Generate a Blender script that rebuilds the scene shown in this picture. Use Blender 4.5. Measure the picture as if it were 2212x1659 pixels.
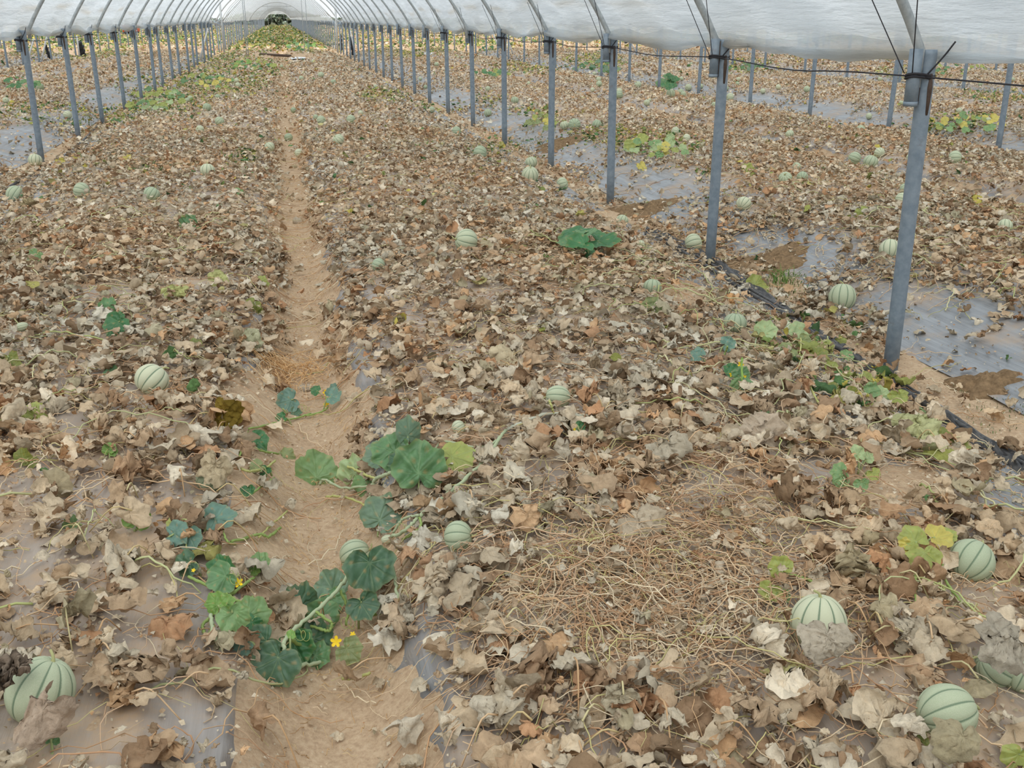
import bpy, math, random
import numpy as np
for o in list(bpy.data.objects):
    bpy.data.objects.remove(o, do_unlink=True)
SC = bpy.context.scene
COL = SC.collection

# ------------------------------------------------------------------ camera
F_PX, CX, CY, EYE = 2180.0, 1106.0, 829.5, 1.65
PITCH = math.atan((829.5 - 40) / F_PX)
YAW = math.atan(506 * math.cos(PITCH) / F_PX)
cam_data = bpy.data.cameras.new('camera')
cam_data.sensor_fit = 'HORIZONTAL'
cam_data.sensor_width = 36.0
cam_data.lens = 36.0 * F_PX / 2212.0
cam_data.clip_start = 0.05
cam_data.clip_end = 2000
cam = bpy.data.objects.new('camera', cam_data)
cam.location = (0, 0, EYE)
cam.rotation_euler = (math.pi / 2 - PITCH, 0, -YAW)
COL.objects.link(cam)
SC.camera = cam

# ------------------------------------------------------------------ sky, light, exposure
W = bpy.data.worlds.new('overcast')
SC.world = W
W.use_nodes = True
nt = W.node_tree
nt.nodes.clear()
wo = nt.nodes.new('ShaderNodeOutputWorld')
bg = nt.nodes.new('ShaderNodeBackground')
bg.inputs['Color'].default_value = (0.90, 0.955, 1.0, 1)
bg.inputs['Strength'].default_value = 0.74
nt.links.new(bg.outputs[0], wo.inputs[0])
sun_data = bpy.data.lights.new('veiled_sun', 'SUN')
sun_data.energy = 2.1
sun_data.angle = math.radians(50)
sun_data.color = (1.0, 0.97, 0.92)
sun = bpy.data.objects.new('veiled_sun', sun_data)
sun.rotation_euler = (math.radians(28), math.radians(-18), 0)
COL.objects.link(sun)
SC.view_settings.view_transform = 'Standard'
SC.view_settings.look = 'None'
SC.view_settings.gamma = 1.0
SC.view_settings.use_curve_mapping = False
SC.view_settings.exposure = 0.55
SC.cycles.diffuse_bounces = 5
SC.cycles.max_bounces = 8
SC.cycles.transparent_max_bounces = 16
SC.cycles.caustics_reflective = False
SC.cycles.caustics_refractive = False

rng = np.random.default_rng(11)
random.seed(11)

# ------------------------------------------------------------------ picture <-> place
_F = np.array([math.sin(YAW) * math.cos(PITCH), math.cos(YAW) * math.cos(PITCH), -math.sin(PITCH)])
_R = np.array([math.cos(YAW), -math.sin(YAW), 0.0])
_U = np.cross(_R, _F)
CAM = np.array([0, 0, EYE])


def proj(P):
    v = np.asarray(P, float) - CAM
    z = v @ _F
    zz = np.where(np.abs(z) < 1e-6, 1e-6, z)
    return CX + F_PX * (v @ _R) / zz, CY - F_PX * (v @ _U) / zz, z


def ray(x, y):
    d = _F * F_PX + _R * (x - CX) - _U * (y - CY)
    return d / np.linalg.norm(d)


# ------------------------------------------------------------------ lie of the land
PITCH_X = 5.88                     # width of one tunnel bay
ROW0 = 2.93                        # right post row of the bay we stand in
POST_STEP = 2.45
BREAK_Y = 52.0
FAR_Y = 244.0
_sT = np.array([0, .12, .3, .5, .75, 1.1, 1.5, 1.9, 2.3, 2.6, 3.2])
_zT = np.array([0, .0, .03, .09, .165, .215, .25, .26, .255, .245, .24])
PATH_OFF = .035                      # the trodden path runs a little right of the bay's middle


def bay_u(X):
    """local offset from the middle of the bay a point stands in"""
    return (np.asarray(X, float) + PITCH_X / 2 - (ROW0 - PITCH_X / 2)) % PITCH_X - PITCH_X / 2


def wob(X, Y):
    return (np.sin(X * 1.9 + Y * .83 + 1.1) * np.cos(Y * 1.31 - X * .6) * .6 + np.sin(X * 4.7 - Y * 2.9) * .25 + np.sin(Y * 5.3 + X * 3.1) * .2)


BC = ROW0 - PITCH_X / 2            # middle of our bay


def height(X, Y):
    X = np.asarray(X, float)
    Y = np.asarray(Y, float)
    u = (X - BC + PITCH_X / 2) % PITCH_X - PITCH_X / 2
    s = PITCH_X / 2 - np.abs(u + .03 * np.sin(Y * .9) + .02 * np.sin(Y * 2.3))
    s = np.clip(s, 0, 3.2)
    z = np.interp(s, _sT, _zT)
    q = np.abs(u - PATH_OFF + .015 * np.sin(Y * 1.7))
    z = z - np.interp(q, [0, .09, .15, .24, .42], [.20, .19, .14, .05, 0])
    gap = np.clip(1 - np.abs(Y - BREAK_Y) / 1.6, 0, 1)
    z = z * (1 - .75 * gap)
    return z + .016 * wob(X, Y) * np.clip(z * 6, .25, 1)


def hit(x, y, off=0.0):
    d = ray(x, y)
    z = .15 + off
    for _ in range(14):
        t = (z - EYE) / d[2]
        P = CAM + d * t
        z = .4 * z + .6 * (float(height(P[0], P[1])) + off)
    return CAM + d * ((z - EYE) / d[2])


def dist(P):
    return float((np.asarray(P) - CAM) @ _F)


def inell(px, py, L):
    """how far inside any of the ellipses (x, y, rx, ry): 1 inside, 0 outside"""
    m = np.zeros(np.shape(px))
    for (ex, ey, rx, ry) in L:
        q = ((px - ex) / rx) ** 2 + ((py - ey) / ry) ** 2
        m = np.maximum(m, np.clip((1.25 - q) / .5, 0, 1))
    return m


# ------------------------------------------------------------------ small helpers
def lin(c):
    c = np.asarray(c, float) / 255.0
    return np.where(c <= .04045, c / 12.92, ((c + .055) / 1.055) ** 2.4)


def new_mesh(name, V, Fs, cols=None, smooth=True, mat=None):
    """V (n,3); Fs list of (m,k) int arrays; cols (n,3) linear"""
    me = bpy.data.meshes.new(name)
    V = np.ascontiguousarray(V, np.float32)
    me.vertices.add(len(V))
    me.vertices.foreach_set('co', V.ravel())
    if not isinstance(Fs, list):
        Fs = [Fs]
    Fs = [np.asarray(f, np.int32) for f in Fs if len(f)]
    loops = np.concatenate([f.ravel() for f in Fs])
    tot = np.concatenate([np.full(len(f), f.shape[1], np.int32) for f in Fs])
    st = np.concatenate([[0], np.cumsum(tot)[:-1]]).astype(np.int32)
    me.loops.add(len(loops))
    me.loops.foreach_set('vertex_index', loops)
    me.polygons.add(len(tot))
    me.polygons.foreach_set('loop_start', st)
    me.polygons.foreach_set('loop_total', tot)
    me.update(calc_edges=True)
    if smooth:
        me.polygons.foreach_set('use_smooth', np.ones(len(tot), bool))
    if cols is not None:
        a = me.color_attributes.new('tint', 'FLOAT_COLOR', 'POINT')
        c4 = np.ones((len(V), 4), np.float32)
        c4[:, :3] = cols
        a.data.foreach_set('color', c4.ravel())
    if mat is not None:
        me.materials.append(mat)
    return me


def link(name, me, parent=None):
    o = bpy.data.objects.new(name, me)
    COL.objects.link(o)
    if parent is not None:
        o.parent = parent
    return o


def tag(o, label=None, cat=None, group=None, kind=None):
    if label: o['label'] = label
    if cat: o['category'] = cat
    if group: o['group'] = group
    if kind: o['kind'] = kind
    return o


class MB:
    """collects tubes, boxes and grids into one mesh"""
    def __init__(s):
        s.v = []; s.q = []; s.t = []; s.c = []; s.n = 0; s.hasc = False

    def add(s, V, Q=None, T=None, col=None):
        V = np.asarray(V, float)
        s.v.append(V)
        if Q is not None and len(Q): s.q.append(np.asarray(Q) + s.n)
        if T is not None and len(T): s.t.append(np.asarray(T) + s.n)
        c = np.ones((len(V), 3))
        if col is not None:
            s.hasc = True
            c[:] = col
        s.c.append(c)
        s.n += len(V)

    def tube(s, P, r, k=6, col=None, cap=True):
        P = np.asarray(P, float)
        n = len(P)
        r = np.broadcast_to(np.asarray(r, float), (n,))
        T = np.gradient(P, axis=0)
        T /= np.linalg.norm(T, axis=1)[:, None] + 1e-9
        ref = np.array([0, 0, 1.0]) if abs(T[0][2]) < .9 else np.array([1.0, 0, 0])
        A = np.cross(T, ref); A /= np.linalg.norm(A, axis=1)[:, None] + 1e-9
        B = np.cross(T, A)
        th = np.arange(k) * 2 * math.pi / k
        V = (P[:, None, :] + r[:, None, None] * (np.cos(th)[None, :, None] * A[:, None, :] + np.sin(th)[None, :, None] * B[:, None, :])).reshape(-1, 3)
        i = np.arange(n - 1)[:, None] * k
        j = np.arange(k)[None, :]
        j2 = (j + 1) % k
        Q = np.stack([i + j, i + j2, i + k + j2, i + k + j], -1).reshape(-1, 4)
        T3 = None
        if cap:
            V = np.vstack([V, P[0], P[-1]])
            a, b = n * k, n * k + 1
            T3 = [(a, (jj + 1) % k, jj) for jj in range(k)] + [(b, (n - 1) * k + jj, (n - 1) * k + (jj + 1) % k) for jj in range(k)]
        s.add(V, Q, T3, col)

    def box(s, a, b, col=None):
        (x0, y0, z0), (x1, y1, z1) = a, b
        V = [(x, y, z) for z in (z0, z1) for y in (y0, y1) for x in (x0, x1)]
        Q = [(0, 2, 3, 1), (4, 5, 7, 6), (0, 1, 5, 4), (2, 6, 7, 3), (0, 4, 6, 2), (1, 3, 7, 5)]
        s.add(V, Q, None, col)

    def mesh(s, name, mat, smooth=True):
        V = np.vstack(s.v)
        Fs = []
        if s.q: Fs.append(np.vstack(s.q))
        if s.t: Fs.append(np.vstack(s.t))
        return new_mesh(name, V, Fs, np.vstack(s.c) if s.hasc else None, smooth, mat)

    def build(s, name, mat, parent=None, smooth=True):
        return link(name, s.mesh(name, mat, smooth), parent)


def spline(P, n):
    """Catmull-Rom through the points"""
    P = np.asarray(P, float)
    if len(P) < 3:
        t = np.linspace(0, 1, n)[:, None]
        return P[0] * (1 - t) + P[-1] * t
    Q = np.vstack([2 * P[0] - P[1], P, 2 * P[-1] - P[-2]])
    out = []
    for u in np.linspace(0, len(P) - 1 - 1e-6, n):
        i = int(u); t = u - i
        a, b, c, d = Q[i:i + 4]
        out.append(.5 * (2 * b + (c - a) * t + (2 * a - 5 * b + 4 * c - d) * t * t + (3 * b - a - 3 * c + d) * t ** 3))
    return np.array(out)


ORD = 'first second third fourth fifth sixth seventh eighth ninth tenth eleventh twelfth thirteenth fourteenth fifteenth sixteenth seventeenth eighteenth nineteenth'.split()
TENS = {2: 'twenty', 3: 'thirty', 4: 'forty', 5: 'fifty', 6: 'sixty', 7: 'seventy', 8: 'eighty', 9: 'ninety'}


def ordinal(n):
    if n <= 19: return ORD[n - 1]
    t, u = divmod(n, 10)
    if u == 0: return TENS[t][:-1] + 'ieth'
    return TENS[t] + '-' + ORD[u - 1]


# ------------------------------------------------------------------ materials
def material(name):
    m = bpy.data.materials.new(name)
    m.use_nodes = True
    t = m.node_tree
    b = t.nodes['Principled BSDF']
    return m, t, b


def N(t, kind, **kw):
    n = t.nodes.new(kind)
    for k, v in kw.items():
        if hasattr(n, k): setattr(n, k, v)
        else: n.inputs[k].default_value = v
    return n


def ramp(t, src, stops):
    r = t.nodes.new('ShaderNodeValToRGB')
    els = r.color_ramp.elements
    while len(els) < len(stops): els.new(.5)
    for e, (p, c) in zip(els, stops):
        e.position = p
        e.color = (*c, 1) if len(c) == 3 else c
    t.links.new(src, r.inputs[0])
    return r.outputs[0]


def mix(t, a, b, fac, mode='MIX'):
    m = t.nodes.new('ShaderNodeMix')
    m.data_type = 'RGBA'
    m.blend_type = mode
    for sock, v in ((0, fac), (6, a), (7, b)):
        if hasattr(v, 'is_output') or isinstance(v, bpy.types.NodeSocket): t.links.new(v, m.inputs[sock])
        elif sock == 0: m.inputs[0].default_value = v
        else: m.inputs[sock].default_value = (*v, 1)
    return m.outputs[2]


def bump(t, b, src, strength, distance):
    n = N(t, 'ShaderNodeBump')
    n.inputs['Strength'].default_value = strength
    n.inputs['Distance'].default_value = distance
    t.links.new(src, n.inputs['Height'])
    t.links.new(n.outputs[0], b.inputs['Normal'])


def geo(t):
    return t.nodes.new('ShaderNodeNewGeometry').outputs['Position']


def noise(t, vec, scale, detail=4, rough=.6):
    n = N(t, 'ShaderNodeTexNoise')
    n.inputs['Scale'].default_value = scale
    n.inputs['Detail'].default_value = detail
    n.inputs['Roughness'].default_value = rough
    if vec is not None: t.links.new(vec, n.inputs['Vector'])
    return n.outputs['Fac']


def vscale(t, vec, s):
    m = t.nodes.new('ShaderNodeMapping')
    m.inputs['Scale'].default_value = s
    t.links.new(vec, m.inputs['Vector'])
    return m.outputs[0]


def mat_soil():
    m, t, b = material('sandy_soil')
    p = geo(t)
    n1 = noise(t, p, 2.2, 5)
    n2 = noise(t, p, 60, 4, .75)
    c = ramp(t, n1, [(.3, lin((176, 150, 122))), (.7, lin((198, 172, 142)))])
    c2 = ramp(t, n2, [(.3, lin((146, 120, 96))), (.5, lin((190, 164, 134))), (.75, lin((218, 196, 166)))])
    t.links.new(mix(t, c, c2, .55), b.inputs['Base Color'])
    b.inputs['Roughness'].default_value = .95
    b.inputs['Specular IOR Level'].default_value = .1
    bump(t, b, n2, .6, .008)
    return m


def mat_mulch():
    m, t, b = material('mulch_plastic')
    p = geo(t)
    streak = noise(t, vscale(t, p, (26, 1.6, 26)), 1.0, 4, .6)
    dust = noise(t, p, 3.2, 6, .65)
    fine = noise(t, p, 90, 3, .7)
    c = ramp(t, streak, [(.3, lin((112, 116, 120))), (.7, lin((150, 154, 158)))])
    sz = t.nodes.new('ShaderNodeSeparateXYZ'); t.links.new(p, sz.inputs[0])
    top = ramp(t, sz.outputs[2], [(.16, (0,) * 3), (.25, (.56,) * 3)])
    dust2 = mix(t, ramp(t, dust, [(.48, (.02,) * 3), (.68, (.7,) * 3)]), top, 1.0, 'ADD')
    c = mix(t, c, lin((180, 154, 126)), dust2)
    c = mix(t, c, lin((158, 152, 144)), ramp(t, fine, [(.5, (0,) * 3), (.75, (.35,) * 3)]))
    t.links.new(c, b.inputs['Base Color'])
    rr = ramp(t, dust, [(.4, (.36,) * 3), (.65, (.7,) * 3)])
    t.links.new(rr, b.inputs['Roughness'])
    b.inputs['Specular IOR Level'].default_value = .45
    bump(t, b, streak, .35, .02)
    return m


def mat_leaf(name, rough=.85, spec=.15, trans=.12, fine=.35):
    """leaf colour comes from each leaf's own tint; small blotches on top"""
    m, t, b = material(name)
    a = t.nodes.new('ShaderNodeAttribute')
    a.attribute_name = 'tint'
    p = geo(t)
    n = noise(t, p, 70, 4, .7)
    c = mix(t, a.outputs['Color'], ramp(t, n, [(.25, (.5, .46, .42)), (.5, (1, 1, 1)), (.8, (1.22, 1.2, 1.18))]), fine, 'MULTIPLY')
    t.links.new(c, b.inputs['Base Color'])
    b.inputs['Roughness'].default_value = rough
    b.inputs['Specular IOR Level'].default_value = spec
    bump(t, b, noise(t, p, 75, 5, .7), .6 if fine > .4 else .3, .008 if fine > .4 else .003)
    if trans:
        tr = t.nodes.new('ShaderNodeBsdfTranslucent')
        t.links.new(c, tr.inputs['Color'])
        mx = t.nodes.new('ShaderNodeMixShader')
        mx.inputs[0].default_value = trans
        out = [x for x in t.nodes if x.type == 'OUTPUT_MATERIAL'][0]
        t.links.new(b.outputs[0], mx.inputs[1])
        t.links.new(tr.outputs[0], mx.inputs[2])
        t.links.new(mx.outputs[0], out.inputs[0])
    return m


def mat_melon():
    m, t, b = material('melon_rind')
    tc = t.nodes.new('ShaderNodeTexCoord')
    sx = t.nodes.new('ShaderNodeSeparateXYZ')
    t.links.new(tc.outputs['Object'], sx.inputs[0])
    at = N(t, 'ShaderNodeMath', operation='ARCTAN2')
    t.links.new(sx.outputs[1], at.inputs[0]); t.links.new(sx.outputs[0], at.inputs[1])
    k = N(t, 'ShaderNodeMath', operation='MULTIPLY'); k.inputs[1].default_value = 10 / (2 * math.pi)
    t.links.new(at.outputs[0], k.inputs[0])
    a1 = N(t, 'ShaderNodeMath', operation='ADD'); a1.inputs[1].default_value = 20.5
    t.links.new(k.outputs[0], a1.inputs[0])
    fr = N(t, 'ShaderNodeMath', operation='FRACT'); t.links.new(a1.outputs[0], fr.inputs[0])
    sb = N(t, 'ShaderNodeMath', operation='SUBTRACT'); sb.inputs[1].default_value = .5
    t.links.new(fr.outputs[0], sb.inputs[0])
    ab = N(t, 'ShaderNodeMath', operation='ABSOLUTE'); t.links.new(sb.outputs[0], ab.inputs[0])
    n = noise(t, tc.outputs['Object'], 38, 3, .6)
    ja = N(t, 'ShaderNodeMath', operation='MULTIPLY_ADD'); ja.inputs[1].default_value = .05; t.links.new(n, ja.inputs[0]); t.links.new(ab.outputs[0], ja.inputs[2])
    oi = t.nodes.new('ShaderNodeObjectInfo')
    tone = ramp(t, oi.outputs['Random'], [(0, lin((154, 168, 138))), (.5, lin((180, 188, 156))), (1, lin((202, 203, 172)))])
    tone = mix(t, tone, lin((206, 205, 180)), ramp(t, n, [(.45, (0,) * 3), (.7, (.45,) * 3)]))
    col = mix(t, lin((112, 130, 104)), tone, ramp(t, ja.outputs[0], [(.05, (0,) * 3), (.125, (1,) * 3)]))
    t.links.new(col, b.inputs['Base Color'])
    b.inputs['Roughness'].default_value = .6
    b.inputs['Specular IOR Level'].default_value = .3
    bump(t, b, noise(t, tc.outputs['Object'], 60, 3), .2, .002)
    return m


def mat_simple(name, col, rough=.6, metal=0.0, spec=.4, nscale=None, col2=None, bumps=0):
    m, t, b = material(name)
    b.inputs['Roughness'].default_value = rough
    b.inputs['Metallic'].default_value = metal
    b.inputs['Specular IOR Level'].default_value = spec
    if nscale:
        n = noise(t, geo(t), nscale, 5, .65)
        t.links.new(ramp(t, n, [(.35, lin(col)), (.68, lin(col2))]), b.inputs['Base Color'])
        if bumps: bump(t, b, n, .4, bumps)
    else:
        b.inputs['Base Color'].default_value = (*lin(col), 1)
    return m


def mat_tint(name, rough=.8):
    m, t, b = material(name)
    a = t.nodes.new('ShaderNodeAttribute')
    a.attribute_name = 'tint'
    t.links.new(a.outputs['Color'], b.inputs['Base Color'])
    b.inputs['Roughness'].default_value = rough
    b.inputs['Specular IOR Level'].default_value = .2
    return m


def mat_film():
    m, t, b = material('clear_film')
    a = t.nodes.new('ShaderNodeAttribute')
    a.attribute_name = 'tint'
    p = geo(t)
    n = noise(t, vscale(t, p, (1.2, .45, 4.5)), 2.2, 6, .62)
    c = mix(t, a.outputs['Color'], ramp(t, n, [(.32, (.80, .80, .80)), (.66, (1.0, 1.0, 1.0))]), 1.0, 'MULTIPLY')
    out = [x for x in t.nodes if x.type == 'OUTPUT_MATERIAL'][0]
    tr = t.nodes.new('ShaderNodeBsdfTranslucent'); t.links.new(c, tr.inputs['Color'])
    tp = t.nodes.new('ShaderNodeBsdfTransparent')
    t.links.new(mix(t, a.outputs['Color'], (1, 1, 1), .5), tp.inputs['Color'])
    t.links.new(c, b.inputs['Base Color'])
    b.inputs['Roughness'].default_value = .35
    b.inputs['Specular IOR Level'].default_value = .25
    m1 = t.nodes.new('ShaderNodeMixShader'); m1.inputs[0].default_value = .62
    t.links.new(b.outputs[0], m1.inputs[1]); t.links.new(tr.outputs[0], m1.inputs[2])
    m2 = t.nodes.new('ShaderNodeMixShader'); m2.inputs[0].default_value = .36
    t.links.new(m1.outputs[0], m2.inputs[1]); t.links.new(tp.outputs[0], m2.inputs[2])
    t.links.new(m2.outputs[0], out.inputs[0])
    bn = N(t, 'ShaderNodeBump'); bn.inputs['Strength'].default_value = .8; bn.inputs['Distance'].default_value = .10
    t.links.new(n, bn.inputs['Height'])
    t.links.new(bn.outputs[0], b.inputs['Normal']); t.links.new(bn.outputs[0], tr.inputs['Normal'])
    return m


def mat_steel(name, c1, c2):
    m, t, b = material(name)
    p = geo(t)
    n = noise(t, p, 9, 6, .7)
    c = ramp(t, noise(t, p, 25, 3), [(.3, lin(c1)), (.7, lin(c2))])
    c = mix(t, c, lin((104, 78, 62)), ramp(t, n, [(.63, (0,) * 3), (.75, (.5,) * 3)]))
    t.links.new(c, b.inputs['Base Color'])
    b.inputs['Roughness'].default_value = .55
    b.inputs['Metallic'].default_value = .08
    return m


M_SOIL = mat_soil()
M_MULCH = mat_mulch()
M_DRY = mat_leaf('dried_leaf', .9, .1, .10, .5)
M_GREEN = mat_leaf('green_leaf', .42, .4, .16, .35)
M_VINE = mat_tint('vine', .75)
M_MELON = mat_melon()
M_FILM = mat_film()
M_POST = mat_steel('painted_steel', (112, 126, 138), (138, 150, 160))
M_HOOP = mat_steel('galvanised_tube', (146, 152, 154), (182, 187, 187))
M_RUST = mat_simple('rusty_weld', (84, 70, 62), .9, .2, .2, 40, (104, 90, 80))
M_CORD = mat_simple('dark_cord', (48, 46, 50), .8)
M_WHITE = mat_simple('white_pole', (214, 216, 216), .5)
M_BLACK = mat_simple('black_plastic', (34, 36, 42), .5, 0, .4, 20, (58, 60, 66))
M_HOSE = mat_simple('dusty_hose', (46, 47, 50), .5, 0, .4, 30, (96, 94, 92))
M_FLOWER = mat_simple('yellow_petal', (246, 208, 32), .6)
M_MOUND = mat_simple('dark_soil', (108, 88, 66), 1, 0, .1, 45, (150, 124, 94), .02)
M_STONE = mat_simple('stone', (150, 136, 118), .9, 0, .2, 25, (188, 172, 148), .01)
M_ORANGE = mat_simple('orange_paint', (214, 92, 44), .6)

# ------------------------------------------------------------------ ground
def axis(*parts):
    return np.unique(np.round(np.concatenate([np.arange(a, b, s) for a, b, s in parts]), 4))


SOILP = [(615, 860, 135, 80), (625, 1010, 130, 150), (610, 1170, 140, 100), (625, 1560, 118, 150), (1935, 1050, 100, 46), (2130, 930, 80, 40), (1690, 630, 50, 30), (1330, 470, 50, 14), (610, 120, 70, 9), (1480, 640, 60, 30)]


gx = axis((-170, -40, 10), (-40, -10, .31), (-10, 14, .1), (14, 50, .31), (50, 300, 10))
gy = axis((-6, .6, .6), (.6, 14, .1), (14, 30, .3), (30, 60, .8), (60, 130, 3), (130, 420, 12))


def grid_mesh(name, xs, ys, zfun, mat):
    XX, YY = np.meshgrid(xs, ys)
    V = np.stack([XX, YY, zfun(XX, YY)], -1).reshape(-1, 3)
    nx, ny = len(xs), len(ys)
    i = np.arange(ny - 1)[:, None] * nx + np.arange(nx - 1)[None, :]
    Q = np.stack([i, i + 1, i + nx + 1, i + nx], -1).reshape(-1, 4)
    return new_mesh(name, V, Q, None, True, mat)


def zground(X, Y):
    z = height(X, Y)
    return z + .006 * np.sin(X * 23 + Y * 17) * np.sin(Y * 31 - X * 11)


ground = link('ground', grid_mesh('ground', gx, gy, zground, M_SOIL))
tag(ground, 'sandy brown soil of the field with a trodden path between the beds', 'ground', kind='structure')

BAYN = {-3: 'third tunnel to the left', -2: 'second tunnel to the left', -1: 'first tunnel to the left', 0: 'central tunnel',
        1: 'first tunnel to the right', 2: 'second tunnel to the right', 3: 'third tunnel to the right', 4: 'fourth tunnel to the right'}
for kb in range(-3, 5):
    for sd, sn in ((-1, 'left'), (1, 'right')):
        cxb = BC + kb * PITCH_X
        a, b_ = sorted((cxb + PATH_OFF + sd * .14, cxb + sd * 2.80))
        xs = np.linspace(a, b_, 90 if kb == 0 else 36 if -2 < kb < 3 else 14)
        if kb == 0:
            t_ = np.linspace(0, 1, 90) ** 2
            xs = a + (b_ - a) * t_ if sd > 0 else b_ - (b_ - a) * t_[::-1]
        ys = axis((.4, 14, .08), (14, 30, .3), (30, 51, .7)) if -1 < kb < 2 else axis((.4, 30, .3), (30, 51, .8))

        def zm(X, Y):
            e = np.minimum(np.abs(X - a), np.abs(X - b_))
            ed = np.where(e < .1, (.1 - e) * .12 * np.sin(Y * 6.1 + X), 0)
            xp, yp, zp = proj(np.stack([X, Y, height(X, Y)], -1))
            sk = inell(xp, yp, SOILP) if kb in (0, 1) else 0
            ei = np.abs(X - (cxb + PATH_OFF + sd * .14))
            ed = ed - .25 * np.clip((.085 + .045 * np.sin(Y * 5.3 + kb) + .035 * np.sin(Y * 13.1 + sd) + .02 * np.sin(Y * 37) - ei) / .03, 0, 1)
            ed = ed - .22 * sk * (.6 + .4 * np.sin(X * 31) * np.sin(Y * 27))
            return height(X, Y) + .008 + .004 * np.sin(X * 41 + .7 * np.sin(Y * 2.2)) + ed * .3

        sh = link('mulch_sheet', grid_mesh('mulch_sheet', xs, ys, zm, M_MULCH))
        tag(sh, 'grey plastic mulch sheet over the %s bed of the %s' % (sn, BAYN[kb]), 'plastic sheet', 'plastic mulch sheets on the beds')

# ------------------------------------------------------------------ posts, hoops, film
POST_H = 1.52
RISE = 1.75


def arch(x0, x1, n, off=0.0):
    """hoop centre line from (x0, POST_H) to (x1, POST_H)"""
    a = (x1 - x0) / 2
    R = (a * a + RISE * RISE) / (2 * RISE)
    th0 = math.acos((R - RISE) / R)
    th = np.linspace(-th0, th0, n)
    return (x0 + x1) / 2 + (R + off) * np.sin(th), POST_H + RISE - R + (R + off) * np.cos(th)


def row_x(r):
    return ROW0 + r * PITCH_X


ROWN = {0: 'right row of the central tunnel', -1: 'left row of the central tunnel', 1: 'second row on the right', 2: 'third row on the right',
        3: 'fourth row on the right', 4: 'fifth row on the right', 5: 'sixth row on the right',
        -2: 'second row on the left', -3: 'third row on the left', -4: 'fourth row on the left'}
ROW_PHASE = {0: 4.21, -1: 3.68, 1: 1.70, 2: 3.4, 3: 2.9, 4: 4.4, 5: 3.1, -2: 3.2, -3: 4.0, -4: 2.7}
MEAS = {(0, 0): (1922, 805), (0, 1): (1533, 570), (0, 2): (1318, 440), (0, 3): (1190, 366), (0, 4): (1090, 315), (0, 5): (1022, 273)}

post_list = []
for r in ROW_PHASE:
    y = ROW_PHASE[r]; i = 0
    while y < FAR_Y and (y < 51.2 or r in (0, -1)):
        if 51.2 < y < 53.2:
            y += POST_STEP; continue
        x = row_x(r)
        yy = y
        if (r, i) in MEAS:
            P = hit(*MEAS[(r, i)])
            x, yy = P[0], P[1]
        elif r not in (0,):
            x += random.uniform(-.05, .05)
        sx, sy, sz = proj([x, yy, .5])
        sx2, sy2, _ = proj([x, yy, POST_H])
        if sz > 1 and -30 < sx < 2240 and (sy < 1680):
            post_list.append((sz, r, x, yy))
        y += POST_STEP; i += 1
post_list.sort()
near_posts, far_posts = post_list[:296], post_list[296:]
for r in list(range(-8, -1)) + list(range(1, 11)):
    for y in np.arange(8.0 if (r > 5 or r < -4) else 54.5, 200 if abs(r) < 4 else 120, POST_STEP):
        x = row_x(r) + random.uniform(-.06, .06)
        a_, b_, c_ = proj([x, y, .3])
        if -20 < a_ < 2230: far_posts.append((c_, r, x, y))
rank = {}
post_tops = {}


def post_geo(h, seg=14, r=.036):
    m = MB()
    m.tube([(0, 0, -.12), (0, 0, .3), (0, 0, h * .6), (0, 0, h - .02), (0, 0, h)], [r, r, r, r, r * .96], seg)
    return m.mesh('support_post', M_POST)


post_me = post_geo(POST_H)
post_far_me = post_geo(POST_H, 8, .034)
so = MB(); so.tube([(-.066, 0, POST_H - .24), (-.066, 0, POST_H + .005)], .03, 14)
so.tube([(-.066, 0, POST_H - .239), (-.066, 0, POST_H - .22)], .0315, 14)
socket_me = so.mesh('hoop_socket', M_POST)
we = MB(); we.box((-.042, -.012, POST_H - .235), (-.026, .012, POST_H - .01))
we.tube([(0, -.03, POST_H - .28), (0, -.031, POST_H - .16), (0, -.03, POST_H - .1)], [.008, .014, .008], 6)
weld_me = we.mesh('weld_seam', M_RUST)
ti = MB()
th = np.linspace(0, 2 * math.pi, 25)
ring = np.stack([-.033 + .071 * np.cos(th), .038 * np.sin(th), POST_H - .105 + .006 * np.sin(th * 2)], -1)
ti.tube(ring, .006, 5, cap=False)
ti.tube(ring + [0, 0, -.012], .005, 5, cap=False)
ti.tube(spline([(-.09, -.02, POST_H - .1), (-.22, -.16, POST_H + .3)], 8), .0026, 5)
ti.tube(spline([(-.03, -.035, POST_H - .11), (.03, -.06, POST_H - .03), (.06, -.09, POST_H + .035)], 6), .004, 5)
ti.tube(spline([(-.09, .035, POST_H - .1), (-.24, .2, POST_H + .3)], 8), .0026, 5)
tie_me = ti.mesh('tie_cord', M_CORD)

for (sz, r, x, y) in near_posts:
    rank[r] = rank.get(r, 0) + 1
    n = rank[r]
    close = sz < 32
    o = link('support_post', post_me if close else post_far_me)
    o.location = (x, y, float(height(x, y)) * 0)
    o.rotation_euler = (random.uniform(-.012, .012), random.uniform(-.012, .012), random.uniform(-.1, .1))
    tag(o, 'grey steel post, %s from the front in the %s' % (ordinal(n), ROWN[r]), 'post', 'posts of the %s' % ROWN[r])
    if close or (r in (0, -1) and sz < 70):
        link('hoop_socket', socket_me, o)
    if close:
        link('weld_seam', weld_me, o)
        if sz < 20: link('tie_cord', tie_me, o)
    post_tops[(r, n)] = (x, y)
if far_posts:
    m = MB()
    for (sz, r, x, y) in far_posts:
        m.tube([(x, y, -.1), (x + random.uniform(-.03, .03), y, POST_H)], .036, 6)
    tag(m.build('distant_posts', M_POST), 'thin grey posts far off, beyond the cross path and in the outermost rows', 'posts', kind='stuff')

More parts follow.
